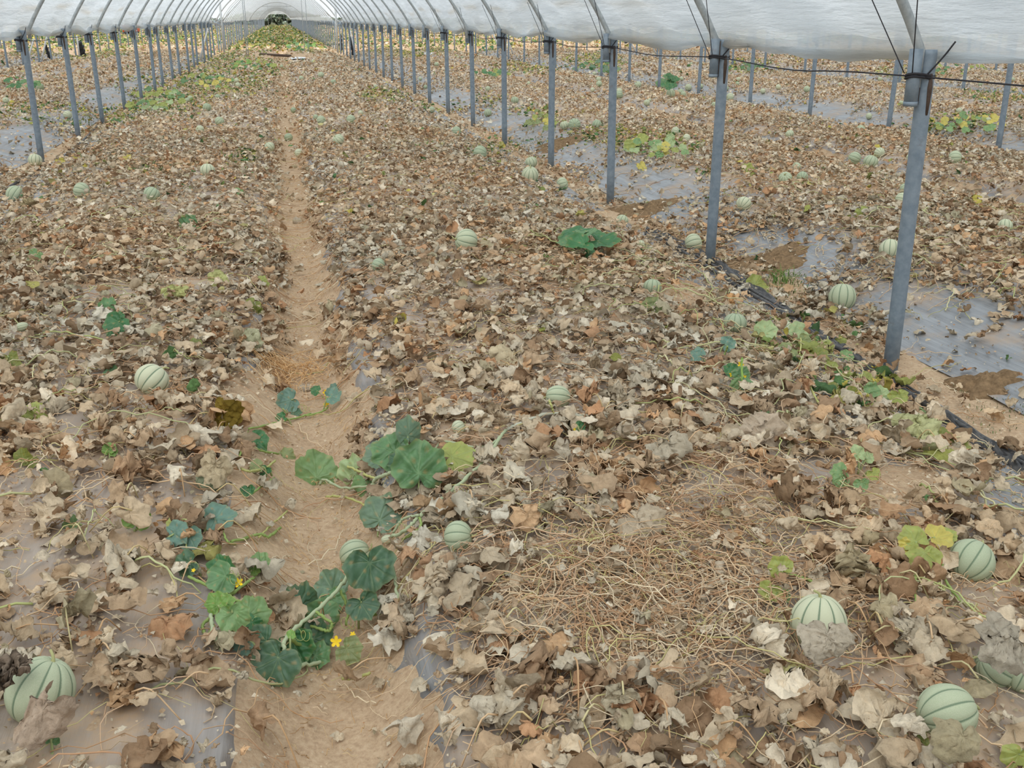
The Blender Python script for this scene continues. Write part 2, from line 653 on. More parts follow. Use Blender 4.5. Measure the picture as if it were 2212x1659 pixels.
# hoops of our bay, one per pair of posts
hoop_ys = [4.21 + POST_STEP * k for k in range(-1, 19)]
for k, P in ((1, None),):
    pass
hx, hz = arch(row_x(-1), row_x(0) - .066, 48)
hm = MB(); hm.tube(np.concatenate([[(hx[0], 0, POST_H - .1)], np.stack([hx, hx * 0, hz], -1), [(hx[-1], 0, POST_H - .16)]]), .0225, 10)
hoop_me = hm.mesh('tunnel_hoop', M_HOOP)
hm = MB(); hm.tube(np.stack([hx, hx * 0, hz], -1)[::3], .013, 6)
hoop_far_me = hm.mesh('tunnel_hoop', M_HOOP)
nh = 0
hoop_pos = []
far_ys = list(np.arange(58.9, FAR_Y, 2.45))
for y in hoop_ys + far_ys:
    nh += 1
    o = link('tunnel_hoop', hoop_me if y < 52 else hoop_far_me)
    dx = 0
    key = {4.21: 0, 6.66: 1, 9.11: 2, 11.56: 3, 14.01: 4}.get(round(y, 2))
    if key is not None:
        px_, py_ = post_tops[(0, key + 1)]
        dx = px_ - row_x(0); y = py_
    o.location = (dx, y, 0)
    hoop_pos.append((y, dx))
    tag(o, 'steel hoop arching over the central tunnel, %s from the front' % ordinal(nh), 'hoop', 'hoops of the central tunnel')

# film
FILM_COL = np.array([.86, .915, .955])
DIRT = lin((196, 178, 146))


def film_mesh(name, x0, x1, ys, posts_phase, seg, fine):
    """sheet over the hoops: tight on each hoop, slack and bellied between them, hem hanging in scallops"""
    ax, az = arch(x0, x1, seg, .03)
    # hem points below the springing on both sides
    def hem(side):
        xe = ax[0] if side < 0 else ax[-1]
        dzs = np.array([-.012, -.03, -.038, -.03, -.012])
        dxs = np.array([.02, .03, .005, -.035, -.03])
        return xe + dxs * side, POST_H + dzs
    lx, lz = hem(-1); rx, rz = hem(1)
    PX = np.concatenate([lx[::-1], ax, rx]); PZ = np.concatenate([lz[::-1], az, rz])
    n = len(PX)
    nh_ = len(lx)
    t = np.concatenate([np.zeros(nh_), np.linspace(0, 1, seg), np.ones(nh_)])
    wt = np.abs(t - .5) * 2                              # 1 at the springing
    V = []; C = []
    tx = np.gradient(PX); tz = np.gradient(PZ); L = np.hypot(tx, tz); nx, nz = -tz / L, tx / L
    if nz[n // 2] < 0: nx, nz = -nx, -nz
    for y in ys:
        ph = ((y - posts_phase) / POST_STEP) % 1
        belly = math.sin(math.pi * ph) ** 2
        bay = math.floor((y - posts_phase) / POST_STEP)
        rs = math.sin(bay * 12.9) * .5 + .5
        amp = .004 + .05 * rs ** 1.5
        low = (wt > .55)
        sag = (wt ** 6) * belly * amp                    # scallop of the hem
        wr = .014 * np.sin(t * 90 + 5 * rs + 2.2 * np.sin(y * 2.3)) * belly + .016 * np.sin(t * 37 + y * 1.7 + bay) * belly + .012 * np.sin(y * 7 + t * 60) * (wt ** 3) + .010 * np.abs(np.sin(t * 160 + 1.5 * np.sin(y * 3.1 + bay))) * (wt ** 4)
        disp = -.03 * belly * (1 - wt ** 4) + wr * np.clip((wt - .2) * 1.6, .25, 1)
        x = PX + nx * disp
        z = PZ + nz * disp - sag
        V.append(np.stack([x, np.full(n, y), z], -1))
        c = np.tile(FILM_COL, (n, 1))
        arcpos = (1 - wt) * 2.6                         # metres up from the springing, roughly
        hemd = np.where(np.arange(n) < nh_, 1, np.where(np.arange(n) >= n - nh_, 1, 0))
        d = .34 * hemd + .55 * np.exp(-((arcpos - .22 - .03 * math.sin(y * 1.3)) / .025) ** 2) * (.35 + .65 * rs) + .12 * np.exp(-(arcpos / .16) ** 2)
        d = np.clip(d * (.55 + .45 * math.sin(y * 3.1 + bay)), 0, .55)[:, None]
        c = c * (1 - d) + DIRT * d
        C.append(c)
    ny = len(ys)
    i = np.arange(ny - 1)[:, None] * n + np.arange(n - 1)[None, :]
    Q = np.stack([i, i + 1, i + n + 1, i + n], -1).reshape(-1, 4)
    return new_mesh(name, np.vstack(V), Q, np.vstack(C), True, M_FILM)


ys_fine = axis((-8, 0, .4), (0, 17, .0875), (17, 30, .175), (30, 49.5, .35))
film = link('tunnel_film', film_mesh('tunnel_film', row_x(-1), row_x(0) - .04, ys_fine, 4.21, 130, True))
tag(film, 'milky plastic film stretched over the near half of the central tunnel', 'plastic film', 'tunnel films')
ys_far = axis((58.9, 120, .6), (120, 244.1, 1.3))
o = link('tunnel_film', film_mesh('tunnel_film', row_x(-1), row_x(0) - .04, ys_far, 58.9, 40, False))
tag(o, 'milky plastic film over the far half of the central tunnel, beyond the cross path', 'plastic film', 'tunnel films')
ys_side = axis((-8, 30, .5), (30, 51.3, 1.0))
for kb in (-3, -2, -1, 1, 2, 3, 4):
    o = link('tunnel_film', film_mesh('tunnel_film', row_x(kb - 1), row_x(kb) - .04, ys_side, 4.21, 34, False))
    tag(o, 'milky plastic film over the %s' % BAYN[kb], 'plastic film', 'tunnel films')

# wire threaded along the right-hand row, through the ties
for r, ylast, nm in ((0, 50, 'right'), (-1, 50, 'left')):
    pts = []
    for n in range(1, 20):
        if (r, n) in post_tops:
            x, y = post_tops[(r, n)]
            pts.append((x - .045, y, POST_H - .115))
            pts.append((x - .05, y + POST_STEP / 2, POST_H - .14))
    if r == 0: pts = [(row_x(0) - .1, -1.0, POST_H - .12)] + pts
    m = MB(); m.tube(spline(pts, len(pts) * 4), .0038, 5)
    tag(m.build('tie_wire', M_CORD), 'dark wire strung along the tops of the posts in the %s row' % nm, 'wire')

# ------------------------------------------------------------------ melons
def melon_mesh(seed, ns=60, nv=30, sq=.93):
    r_ = np.random.default_rng(seed)
    u = np.linspace(0, 2 * math.pi, ns, endpoint=False)
    v = np.linspace(0.02, math.pi - .02, nv)
    UU, VV = np.meshgrid(u, v)
    rib = np.abs(np.sin(UU * 5))
    rad = 1 - .055 * (1 - rib) ** 3 * np.sin(VV) ** .7
    rad = rad * (1 - .10 * np.exp(-(VV / .24) ** 2) - .07 * np.exp(-((math.pi - VV) / .24) ** 2))
    rad = rad * (1 + .02 * np.sin(UU + r_.uniform(0, 6)) * np.sin(VV))
    V = np.stack([rad * np.sin(VV) * np.cos(UU), rad * np.sin(VV) * np.sin(UU), sq * rad * np.cos(VV)], -1).reshape(-1, 3)
    i = np.arange(nv - 1)[:, None] * ns; j = np.arange(ns)[None, :]; j2 = (j + 1) % ns
    Q = np.stack([i + j, i + ns + j, i + ns + j2, i + j2], -1).reshape(-1, 4)
    n = len(V)
    V = np.vstack([V, [(0, 0, sq * .9), (0, 0, -sq * .93)]])
    T = [(n, k, (k + 1) % ns) for k in range(ns)] + [(n + 1, (nv - 1) * ns + (k + 1) % ns, (nv - 1) * ns + k) for k in range(ns)]
    return new_mesh('melon', V, [Q, np.array(T)], None, True, M_MELON)


melon_mes = [melon_mesh(s, 60, 30, q) for s, q in ((1, .92), (2, .98), (3, .88), (4, 1.04))]
melon_small = [melon_mesh(5, 40, 16, .94)]
young_me = melon_mesh(6, 40, 24, 1.45)
sm = MB()
sm.tube(spline([(0, 0, .86), (.02, 0, .98), (.10, .03, 1.1), (.28, .05, 1.18)], 9), [.13, .085, .065, .055, .05, .05, .048, .048, .05], 7, lin((172, 170, 120)))
stem_me = sm.mesh('stem', M_VINE)

# x, y (picture), apparent width, label (None: made from its neighbours), tip of the axis (picture angle, lean)
MEL = [
    (88, 1492, 142, 'large melon partly under a dry leaf, lower left corner of the left bed', 60, 32),
    (1767, 1345, 120, 'pale melon with stem end up and a big dry leaf draped over its front', 80, 15),
    (2098, 1212, 98, 'ribbed green melon behind the yellow leaves on the right edge of the right bed', 50, 50),
    (2046, 1540, 122, 'pale melon crossed by a looping dry vine near the lower right corner', 10, 75),
    (2152, 1440, 92, 'green melon under a broad grey leaf, left of two at the right edge', 170, 60),
    (2206, 1456, 84, 'half-hidden green melon at the right edge, right of its neighbour under the grey leaf', 60, 50),
    (990, 1160, 70, 'small pale melon, stem end facing right, near the green vine on the right bed', -15, 80),
    (768, 1200, 70, 'pale melon partly covered by a dark green leaf beside the path', 20, 70),
    (837, 1165, 27, 'tiny oblong unripe melon hanging on the bleached vine above the leaf-covered melon', 20, 85),
    (328, 821, 74, 'pale melon with dark green ribs alone in the middle of the left bed', 60, 55),
    (454, 1035, 60, 'melon almost buried under a curled dry leaf at the left edge of the path', 40, 60),
    (1205, 859, 53, 'small sage melon lying sideways above a bleached vine on the right bed', 178, 85),
    (991, 924, 33, 'very small melon with a dry tip above the big green leaves', 20, 60),
    (47, 706, 28, 'small oblong unripe melon at the left border among dry leaves', 30, 80),
    (1007, 521, 53, 'pale melon in the open, left of the dark green broad-leaved plant', 205, 75),
    (817, 573, 31, 'small melon half covered by dry leaves near the path side of the right bed', 170, 70),
    (1409, 620, 40, 'melon beside a brown leaf between the broad-leaved plant and the second right post', 80, 20),
    (1498, 525, 42, 'pale melon against the folded plastic edge, just left of the second right post', 0, 75),
    (1588, 698, 50, 'grey-green melon with stem up under wilted leaves, right bed edge', 80, 10),
    (1694, 707, 32, 'small green melon behind the wilted yellowing leaves by the plastic edge', 30, 60),
    (1819, 642, 58, 'melon mostly covered by brown leaves on the grey plastic left of the nearest post', 80, 20),
    (1922, 539, 44, 'pale melon with a vine over it, just left of the nearest right post', 80, 30),
    (2171, 489, 31, 'pale melon near the right border of the bed beyond the posts', 80, 30),
    (1384, 528, 19, 'tiny melon with brown leaf tip to the right of the broad-leaved plant', 80, 30),
    (1344, 476, 27, 'melon half hidden by a grey leaf beside the third right post', 60, 40),
    (1607, 441, 34, 'melon with brown calyx facing the camera beyond the posts, right of the second post', 60, 60),
    (33, 420, 37, 'pale melon beneath a tan leaf at the left border', 60, 40),
    (176, 412, 37, 'pale blue-green melon with one dark rib line across, left bed, left of its twin', 170, 80),
    (328, 420, 35, 'melon with a dry leaf at its foot, right of its twin on the left bed', 60, 40),
    (448, 368, 32, 'melon capped by grey leaf scraps behind the twin melons of the left bed', 85, 15),
    (76, 346, 29, 'yellowish melon on bare plastic at the foot of the front left post', 85, 20),
]
MEL_AUTO = [
    (87, 188, 16), (146, 248, 18), (306, 208, 10), (411, 212, 12), (404, 217, 12), (347, 228, 16), (447, 232, 18), (470, 209, 12), (494, 175, 10), (511, 174, 11), (514, 184, 12),
    (474, 262, 20), (432, 280, 18), (582, 318, 23), (623, 297, 18), (645, 331, 19), (634, 238, 13), (694, 260, 20), (682, 253, 12), (731, 302, 25), (758, 258, 20), (779, 244, 12), (720, 177, 12),
    (651, 169, 11), (693, 162, 14), (608, 144, 9), (543, 165, 7), (740, 161, 6), (306, 149, 7), (250, 186, 7), (13, 217, 14), (676, 133, 8),
    (810, 187, 9), (919, 188, 9), (908, 170, 8), (943, 139, 10), (924, 128, 7), (933, 237, 14), (986, 284, 22), (1037, 331, 33), (1147, 351, 27), (1145, 378, 37), (1215, 397, 28),
    (1054, 244, 17), (1054, 192, 12), (1112, 217, 17), (1142, 180, 9), (1071, 166, 8), (1241, 269, 27), (1219, 271, 20), (1289, 269, 20), (1293, 172, 12), (1294, 181, 14), (1280, 194, 10), (1284, 159, 9),
    (1337, 205, 17), (1338, 197, 14), (1329, 192, 10), (1378, 183, 15), (1449, 202, 19), (1470, 199, 15), (1476, 204, 13), (1487, 189, 15), (1472, 170, 10), (1397, 222, 14), (1403, 216, 8), (1434, 238, 17),
    (1483, 299, 19), (1459, 284, 20), (1427, 282, 11), (989, 124, 6), (998, 124, 6), (1461, 124, 6), (1493, 138, 7), (1514, 186, 11), (1569, 191, 11), (1577, 210, 18), (1593, 181, 9), (1595, 171, 9), (1605, 149, 10),
    (1648, 197, 12), (1681, 188, 12), (1743, 193, 15), (1543, 226, 12), (1636, 287, 20), (1706, 289, 18), (1846, 342, 28), (1881, 350, 32), (1900, 330, 23), (1985, 316, 22), (1971, 341, 26), (2063, 341, 31),
    (1877, 251, 14), (2072, 239, 13), (2134, 261, 15), (2170, 254, 11), (1859, 279, 18), (1721, 360, 18), (1696, 385, 29), (1733, 382, 24), (1798, 182, 8), (1815, 182, 9), (1901, 171, 10), (1905, 156, 7),
    (1947, 222, 10), (2118, 182, 9), (2187, 172, 10), (2176, 200, 8), (2072, 139, 6), (1956, 410, 28), (1948, 430, 28), (1033, 120, 6),
]
melons = []


def axis_dir(ang, lean):
    a = math.radians(ang)
    flat = _R * math.cos(a) + (_U * .55 + _F * .45) * math.sin(a)
    flat[2] = 0
    flat /= np.linalg.norm(flat) + 1e-9
    l = math.radians(lean)
    return np.array([0, 0, math.cos(l)]) + flat * math.sin(l)


from mathutils import Vector, Matrix


def orient(o, zdir, roll):
    q = Vector((0, 0, 1)).rotation_difference(Vector(tuple(float(c) for c in zdir)))
    o.rotation_mode = 'QUATERNION'
    o.rotation_quaternion = q @ Matrix.Rotation(roll, 3, 'Z').to_quaternion()


def put_melon(px, py, d, ang, lean, young=False):
    r = .06
    for _ in range(5):
        P = hit(px, py, r * (.76 if d > 28 else .95 if d > 16 else 1.1))
        r = d / 2 * dist(P) / F_PX
    if young:
        me = young_me; r *= .72
    elif d < 16: me = melon_small[0]
    else: me = random.choice(melon_mes)
    o = link('melon', me)
    o.location = P
    o.scale = (r,) * 3
    orient(o, axis_dir(ang, lean), random.uniform(0, 6.28))
    o.color = (0, 0, 0, 1) if d > 28 else (1, 1, 1, 1)
    if d >= 12:
        link('stem', stem_me, o)
    melons.append((P, r, px, py, d, o))
    return o


for (px, py, d, lab, ang, lean) in MEL:
    o = put_melon(px, py, d, ang, lean, 'oblong' in lab)
    tag(o, lab, 'melon', 'melons lying on the beds')


BEDN = {}


def bed_phrase(X):
    kb = math.floor((X - (row_x(-1))) / PITCH_X)
    half = 'left' if (X - (BC + kb * PITCH_X)) < 0 else 'right'
    if kb == 0: return half + ' bed of central tunnel', (0, half)
    sd = 'right' if kb > 0 else 'left'
    ab = {1: 'first', 2: 'second', 3: 'third', 4: 'fourth', 5: 'fifth', 6: 'sixth', 7: 'seventh'}[min(7, abs(kb))]
    return '%s bed, %s tunnel %s' % (half, ab, 'rightwards' if sd == 'right' else 'leftwards'), (kb, half)


auto = []
for (px, py, d) in MEL_AUTO:
    o = put_melon(px, py, d, random.uniform(0, 360), random.choice([20, 45, 70, 85]))
    P = melons[-1][0]
    ph, key = bed_phrase(P[0])
    row = 0 if P[0] > 0 else -1
    cands = [(abs(post_tops[(row, n)][1] - P[1]), n) for n in range(1, 60) if (row, n) in post_tops]
    n = min(cands)[1]
    auto.append((key, row, n, px, P[1], o, ph))
groups = {}
for a in auto:
    groups.setdefault(a[:3], []).append(a)
for g in groups.values():
    g.sort(key=lambda a: a[3])
    for i, a in enumerate(g):
        row = 'right' if a[1] == 0 else 'left'
        s = 'pale melon, %s, level with %s %s post' % (a[6], ordinal(a[2]), row)
        if len(g) > 1:
            s += ', ' + ({2: ['left one', 'right one'], 3: ['left', 'middle one', 'right']}.get(len(g)) or [ordinal(k + 1) + ' from left' for k in range(len(g))])[i]
        tag(a[5], s, 'melon', 'melons lying on the beds')

# ------------------------------------------------------------------ leaf shapes
_LA = np.radians([0, 22, 45, 68, 90, 115, 135, 155, 168, 180])
_LR = np.array([1.12, .92, 1.02, .86, .92, .72, .66, .44, .26, .10])


_LD = np.array([1.02, .95, .98, .9, .92, .82, .78, .6, .4, .16])


def outline(th, r_, jag, dry=False):
    a = np.abs((th + math.pi) % (2 * math.pi) - math.pi)
    r = np.interp(a, _LA, _LD if dry else _LR)
    return r * (1 + jag * np.sin(th * 13 + r_.uniform(0, 6)) + jag * .7 * np.sin(th * 21 + r_.uniform(0, 6)))


def leaf_flat(r_, rings, seg, jag=.03, ragged=0.0):
    th = np.linspace(-math.pi, math.pi, seg, endpoint=False) + math.pi / seg * 0
    R = outline(th, r_, jag, ragged > 0)
    if ragged:
        R = R * (1 - ragged * np.clip(np.sin(th * 3 + r_.uniform(0, 6)) * np.sin(th * 5 + r_.uniform(0, 6)), 0, 1))
    t = (np.arange(1, rings + 1) / rings) ** .9
    X = (t[:, None] * R[None, :] * np.cos(th)[None, :]).ravel()
    Y = (t[:, None] * R[None, :] * np.sin(th)[None, :]).ravel()
    V = np.zeros((1 + len(X), 3))
    V[1:, 0] = X; V[1:, 1] = Y
    T = np.array([(0, 1 + j, 1 + (j + 1) % seg) for j in range(seg)])
    i = 1 + np.arange(rings - 1)[:, None] * seg; j = np.arange(seg)[None, :]; j2 = (j + 1) % seg
    Q = np.stack([i + j, i + seg + j, i + seg + j2, i + j2], -1).reshape(-1, 4)
    tt = np.concatenate([[0], np.repeat(t, seg)])
    ang = np.concatenate([[0], np.tile(th, rings)])
    return V, Q, T, tt, ang


def roll(V, ang, k, power=1.0):
    """bend the sheet round an axis; curvature k (1/half width)"""
    c, s = math.cos(ang), math.sin(ang)
    w = V[:, 0] * c + V[:, 1] * s
    o = -V[:, 0] * s + V[:, 1] * c
    a = k * np.sign(w) * np.abs(w) ** power
    kk = k if abs(k) > 1e-3 else 1e-3
    w2 = np.where(np.abs(w) > 1e-6, np.sin(a) / kk * (np.abs(w) ** (1 - power)), w)
    z2 = (1 - np.cos(a)) / kk
    nrm = np.cos(a)
    out = np.stack([w2 * c - o * s - V[:, 2] * np.sin(a) * c, w2 * s + o * c - V[:, 2] * np.sin(a) * s, V[:, 2] * nrm + z2], -1)
    return out


def crumple(V, r_, amp, f0, n=5):
    D = np.zeros_like(V)
    for _ in range(n):
        k = r_.normal(size=3) * f0
        d = r_.normal(size=3); d[2] *= 1.5
        w = np.sin(V @ k + r_.uniform(0, 6.28))
        D += d[None, :] * (w * .4 + (np.abs(w) * 2 - 1.25) * .75)[:, None]
    return V + D * amp / math.sqrt(n)


VEINS = np.radians([0, 42, -42, 88, -88, 130, -130])


def vein_mask(ang, tt):
    d = np.min(np.abs(((ang[:, None] - VEINS[None, :]) + math.pi) % (2 * math.pi) - math.pi), axis=1)
    return np.exp(-(d * (tt + .05) / .022) ** 2)


def dry_leaf(seed, rings, seg, style=None):
    """a wilted, curled leaf, unit radius; returns verts, quads, tris, shade, style"""
    r_ = np.random.default_rng(seed)
    V, Q, T, tt, ang = leaf_flat(r_, rings, seg, .03, r_.uniform(.02, .35))
    vm = vein_mask(ang, tt)
    style = style or r_.choice(['folded', 'curled', 'crumpled', 'draped', 'cupped'], p=[.30, .26, .28, .08, .08])
    V[:, 0] -= .3
    if rings > 1:
        V[:, 2] += .06 * np.sin(ang * 7 + r_.uniform(0, 6)) * tt ** 2 - .05 * vm
    if style == 'folded':
        a = r_.uniform(-.4, .4)
        V = roll(V, math.pi / 2 + a, -r_.uniform(1.1, 2.0), .7)
        V = roll(V, a, r_.uniform(-.9, .9))
        V = crumple(V, r_, .10, 3.2)
    elif style == 'curled':
        V = roll(V, r_.uniform(0, 3.14), r_.choice([-1, 1]) * r_.uniform(1.5, 2.6), 1.3)
        V = roll(V, r_.uniform(0, 3.14), r_.uniform(-.8, .8))
        V = crumple(V, r_, .08, 3.5)
    elif style == 'crumpled':
        V = V * [.86, .86, 1]
        V = crumple(V, r_, .24, 3.2, 6)
        V = roll(V, r_.uniform(0, 3.14), -r_.uniform(.4, 1.6))
        V = crumple(V, r_, .08, 7, 5)
    elif style == 'draped':
        V = roll(V, r_.uniform(0, 3.14), -r_.uniform(.5, 1.1))
        V = roll(V, r_.uniform(0, 3.14), -r_.uniform(.3, .8))
        V = crumple(V, r_, .10, 2.6)
    else:
        V = roll(V, r_.uniform(0, 3.14), r_.uniform(.7, 1.3), 1.4)
        V = roll(V, r_.uniform(0, 3.14), r_.uniform(.5, 1.0), 1.4)
        V = crumple(V, r_, .08, 4)
    if rings > 2: V = crumple(V, r_, .045, 9, 5)
    V[:, 2] -= np.percentile(V[:, 2], 22)
    shade = 1 + .16 * vm + r_.uniform(-.08, .08) - .16 * np.clip(tt - .7, 0, 1) * 2 + .07 * np.sin(ang * 3 + r_.uniform(0, 6)) * tt + .05 * np.sin(V[:, 0] * 8) * np.sin(V[:, 1] * 9)
    return V, Q, T, shade, style


PROTO = {}
for lod, (nr, sg, cnt) in {0: (6, 24, 44), 1: (4, 15, 36), 2: (2, 9, 26), 3: (1, 6, 12)}.items():
    PROTO[lod] = [dry_leaf(1000 * lod + i, nr, sg) for i in range(cnt)]

PAL = np.array([lin(c) for c in [(214, 196, 168), (202, 180, 150), (188, 162, 132), (224, 210, 186), (200, 186, 162), (172, 142, 112), (210, 172, 132), (192, 150, 114), (150, 126, 100), (182, 170, 140)]])
PALW = np.array([.18, .16, .13, .12, .14, .10, .06, .04, .04, .03])
YEL = np.array([lin(c) for c in [(184, 176, 108), (156, 158, 88), (192, 178, 92), (146, 152, 90), (186, 178, 124)]])
GRN = np.array([lin(c) for c in [(104, 136, 88), (98, 128, 80), (126, 144, 84), (86, 114, 76)]])

# places in the picture where something shows: bare plastic, bare soil, living foliage
BARE = [(50, 325, 92, 48), (222, 214, 52, 20), (288, 186, 28, 10), (975, 218, 56, 22), (1095, 268, 50, 20), (1165, 300, 72, 28), (1235, 335, 75, 26), (1395, 402, 112, 44),
        (1740, 555, 80, 50), (1620, 535, 45, 30), (1940, 650, 70, 40), (2030, 690, 130, 60), (2110, 750, 120, 60), (2080, 800, 140, 45), (1990, 730, 80, 50), (2160, 830, 90, 60), (1560, 590, 70, 14), (1640, 660, 60, 14),
        (1640, 214, 62, 12), (1870, 262, 112, 18), (2180, 322, 50, 14), (1780, 240, 60, 12),
        (1165, 1025, 62, 34), (1230, 1195, 90, 34), (1770, 1045, 60, 46), (2170, 1085, 60, 46), (1890, 1280, 62, 30), (1660, 1135, 40, 18), (1560, 1470, 60, 30),
        (370, 1310, 105, 60), (60, 1225, 62, 40), (330, 1440, 60, 36), (440, 1570, 110, 80), (230, 1590, 110, 55), (560, 930, 34, 70), (360, 930, 60, 34), (160, 920, 60, 30), (250, 1050, 60, 34), (330, 1180, 70, 26), (530, 1070, 30, 40),
        (690, 575, 26, 44), (785, 830, 36, 66), (760, 930, 30, 60), (720, 650, 26, 36), (860, 1450, 90, 60), (900, 1560, 80, 50), (1000, 1420, 60, 30), (1180, 1320, 90, 24), (1460, 1440, 60, 30), (1300, 1400, 70, 26),
        (650, 128, 30, 6), (1570, 400, 40, 16), (1230, 700, 40, 18), (1000, 760, 40, 16), (1440, 330, 40, 12), (820, 640, 40, 16), (900, 700, 50, 16), (1050, 640, 60, 14), (240, 640, 60, 16), (420, 620, 60, 16), (110, 560, 60, 14)]
LIVE = [(330, 220, 130, 36), (470, 180, 110, 40), (250, 250, 60, 24), (520, 150, 90, 30), (600, 90, 120, 34), (470, 130, 60, 16), (140, 250, 90, 26), (60, 250, 80, 24), (300, 185, 50, 20), (1150, 260, 60, 30), (1290, 300, 120, 26),
        (1420, 320, 100, 24), (1480, 390, 70, 26), (1200, 310, 60, 20), (960, 230, 60, 18), (1060, 220, 40, 16), (1130, 150, 80, 14), (880, 110, 90, 16), (1000, 100, 120, 14), (1280, 135, 80, 20), (1620, 145, 70, 16), (2060, 270, 110, 24),
        (2150, 210, 80, 16), (1960, 160, 80, 14), (1900, 120, 200, 12), (1100, 315, 60, 14), (1740, 740, 110, 60), (1850, 850, 110, 40), (520, 350, 40, 20), (1050, 330, 50, 16), (830, 210, 60, 16), (150, 110, 140, 20), (250, 80, 200, 16)]


def scatter(X0, X1, Y0, Y1, per_m2):
    n = int((X1 - X0) * (Y1 - Y0) * per_m2)
    return np.stack([rng.uniform(X0, X1, n), rng.uniform(Y0, Y1, n)], -1)


def field_mask(X, Y, px, py):
    """chance that litter lies here"""
    u = (X - BC + PITCH_X / 2) % PITCH_X - PITCH_X / 2
    s = PITCH_X / 2 - np.abs(u)
    q = np.abs(u - PATH_OFF + .015 * np.sin(Y * 1.7))
    inner = np.abs(X - BC) < PITCH_X / 2
    d = np.interp(s, [0, .12, .3, .55, .8, 3.1], [.25, .28, .4, .7, 1, 1])
    d = np.where(X < BC - 2, np.maximum(d, .6), d)
    d = np.where((X > BC + 2) & (Y > 4.6) & (s < .3), np.maximum(d, .42), d)
    core = np.interp(Y, [0, 10, 16, 30, 50], [.03, .05, .16, .6, .9])
    pm = np.interp(q, [0, .08, .13, .17], [0, .02, .6, 1])
    d = d * (pm + (1 - pm) * core)
    other = ~inner
    d = np.where(other & (s > 2.5), .85, d)                # paths of the other bays are overgrown
    flank = other & (s < .95) & (((X > BC) & (u < 0)) | ((X < BC) & (u > 0)))
    pat = np.sin(X * 2.1 + Y * 1.3) + np.sin(Y * 2.7 - X * 1.7) + np.sin(Y * .9 + 2)
    d = np.where(flank, np.clip(.78 + .22 * pat, .3, 1), d)
    d = d * (1 - .86 * inell(px, py, BARE)) * (1 - .9 * inell(px, py, SOILP))
    near_left = (X < -.15) & (Y < 3.3) & (X > -3)
    d = np.where(near_left, d * .62, d)
    g = np.clip(1 - np.abs(Y - BREAK_Y) / 1.6, 0, 1)
    return d * (1 - .7 * g)


# band: y range, density, leaf radius range, level of detail
BANDS = [(0.9, 3.9, 660, (.012, .064), 0), (3.9, 7.5, 760, (.012, .054), 1), (7.5, 14, 520, (.015, .050), 2), (14, 26, 230, (.022, .058), 3), (26, 52, 62, (.042, .085), 3), (52, 120, 9, (.09, .17), 3), (120, 240, 2.2, (.16, .28), 3)]
L_pos = []; L_size = []; L_lod = []
for (y0, y1, dn, sr, lod) in BANDS:
    xl = -(y1 * math.tan(math.radians(15.5)) + .7)
    xr = y1 * math.tan(math.radians(45)) + 1.0
    xl = max(xl, -45)
    P = scatter(xl, xr, y0, y1, dn)
    Z = height(P[:, 0], P[:, 1])
    px, py, sz = proj(np.column_stack([P, Z]))
    ok = (px > -420) & (px < 2650) & (py < 1950) & (sz > .5)
    P, Z, px, py = P[ok], Z[ok], px[ok], py[ok]
    keep = rng.random(len(P)) < field_mask(P[:, 0], P[:, 1], px, py)
    P, Z = P[keep], Z[keep]
    n = len(P)
    L_pos.append(np.column_stack([P, Z]))
    q = rng.random(n) ** 2.0
    L_size.append(sr[0] + (sr[1] - sr[0]) * q)
    L_lod.append(np.full(n, lod))
L_pos = np.vstack(L_pos); L_size = np.concatenate(L_size); L_lod = np.concatenate(L_lod)
n = len(L_pos)
mx, my = [], []
# keep the faces of the melons open
clear = np.zeros(n, bool)
for (P, r, px, py, d, o) in melons:
    dx = L_pos[:, 0] - P[0]; dy = L_pos[:, 1] - P[1]
    fr = r * 1.25 + L_size * .75
    st_ = 1.5 if d > 28 else 2.6
    clear |= (dx * dx + ((dy + r * .6 * st_) / st_) ** 2) < (fr * .82) ** 2
L_pos, L_size, L_lod = L_pos[~clear], L_size[~clear], L_lod[~clear]
n = len(L_pos)
lx_, ly_, lz_ = proj(L_pos)
live = inell(lx_, ly_, LIVE)
far = np.clip((L_pos[:, 1] - 52) / 12, 0, 1)
prob_live = np.clip(.34 * live + .36 * far + np.where(L_lod < 2, .004, .014), 0, .9)
isliv = rng.random(n) < prob_live
pal = rng.choice(len(PAL), n, p=PALW)
L_col = PAL[pal] * rng.uniform(.82, 1.1, (n, 1))
# drifts of browner and of greyer litter
br = np.sin(L_pos[:, 0] * 2.3 + 1) * np.sin(L_pos[:, 1] * 1.7 + .6 * L_pos[:, 0])
L_col *= np.stack([1 + .05 * br, 1 - .01 * br, 1 - .07 * br], -1)
yl = YEL[rng.integers(0, len(YEL), n)]; gr = GRN[rng.integers(0, len(GRN), n)]
gsel = rng.random(n) < .42 + .16 * far
L_col = np.where(isliv[:, None], np.where(gsel[:, None], gr, yl) * rng.uniform(.8, 1.15, (n, 1)), L_col)
L_size = np.where(isliv, L_size * 1.15, L_size)
STRINGY = [(1420, 1290, 330, 175), (1560, 1060, 120, 60)]
L_size = L_size * (1 - .5 * inell(lx_, ly_, STRINGY))
# heap height, tilt and heading
heap = np.interp(L_lod, [0, 1, 2, 3], [.055, .06, .065, .06])
L_pos[:, 2] += .012 + rng.random(n) ** 1.4 * heap
L_yaw = rng.uniform(0, 2 * math.pi, n)
L_tilt = np.abs(rng.normal(0, 1.0, n)) * np.where(rng.random(n) < .45, .9, .42); L_tax = rng.uniform(0, 2 * math.pi, n)
L_flip = rng.random(n) < .35


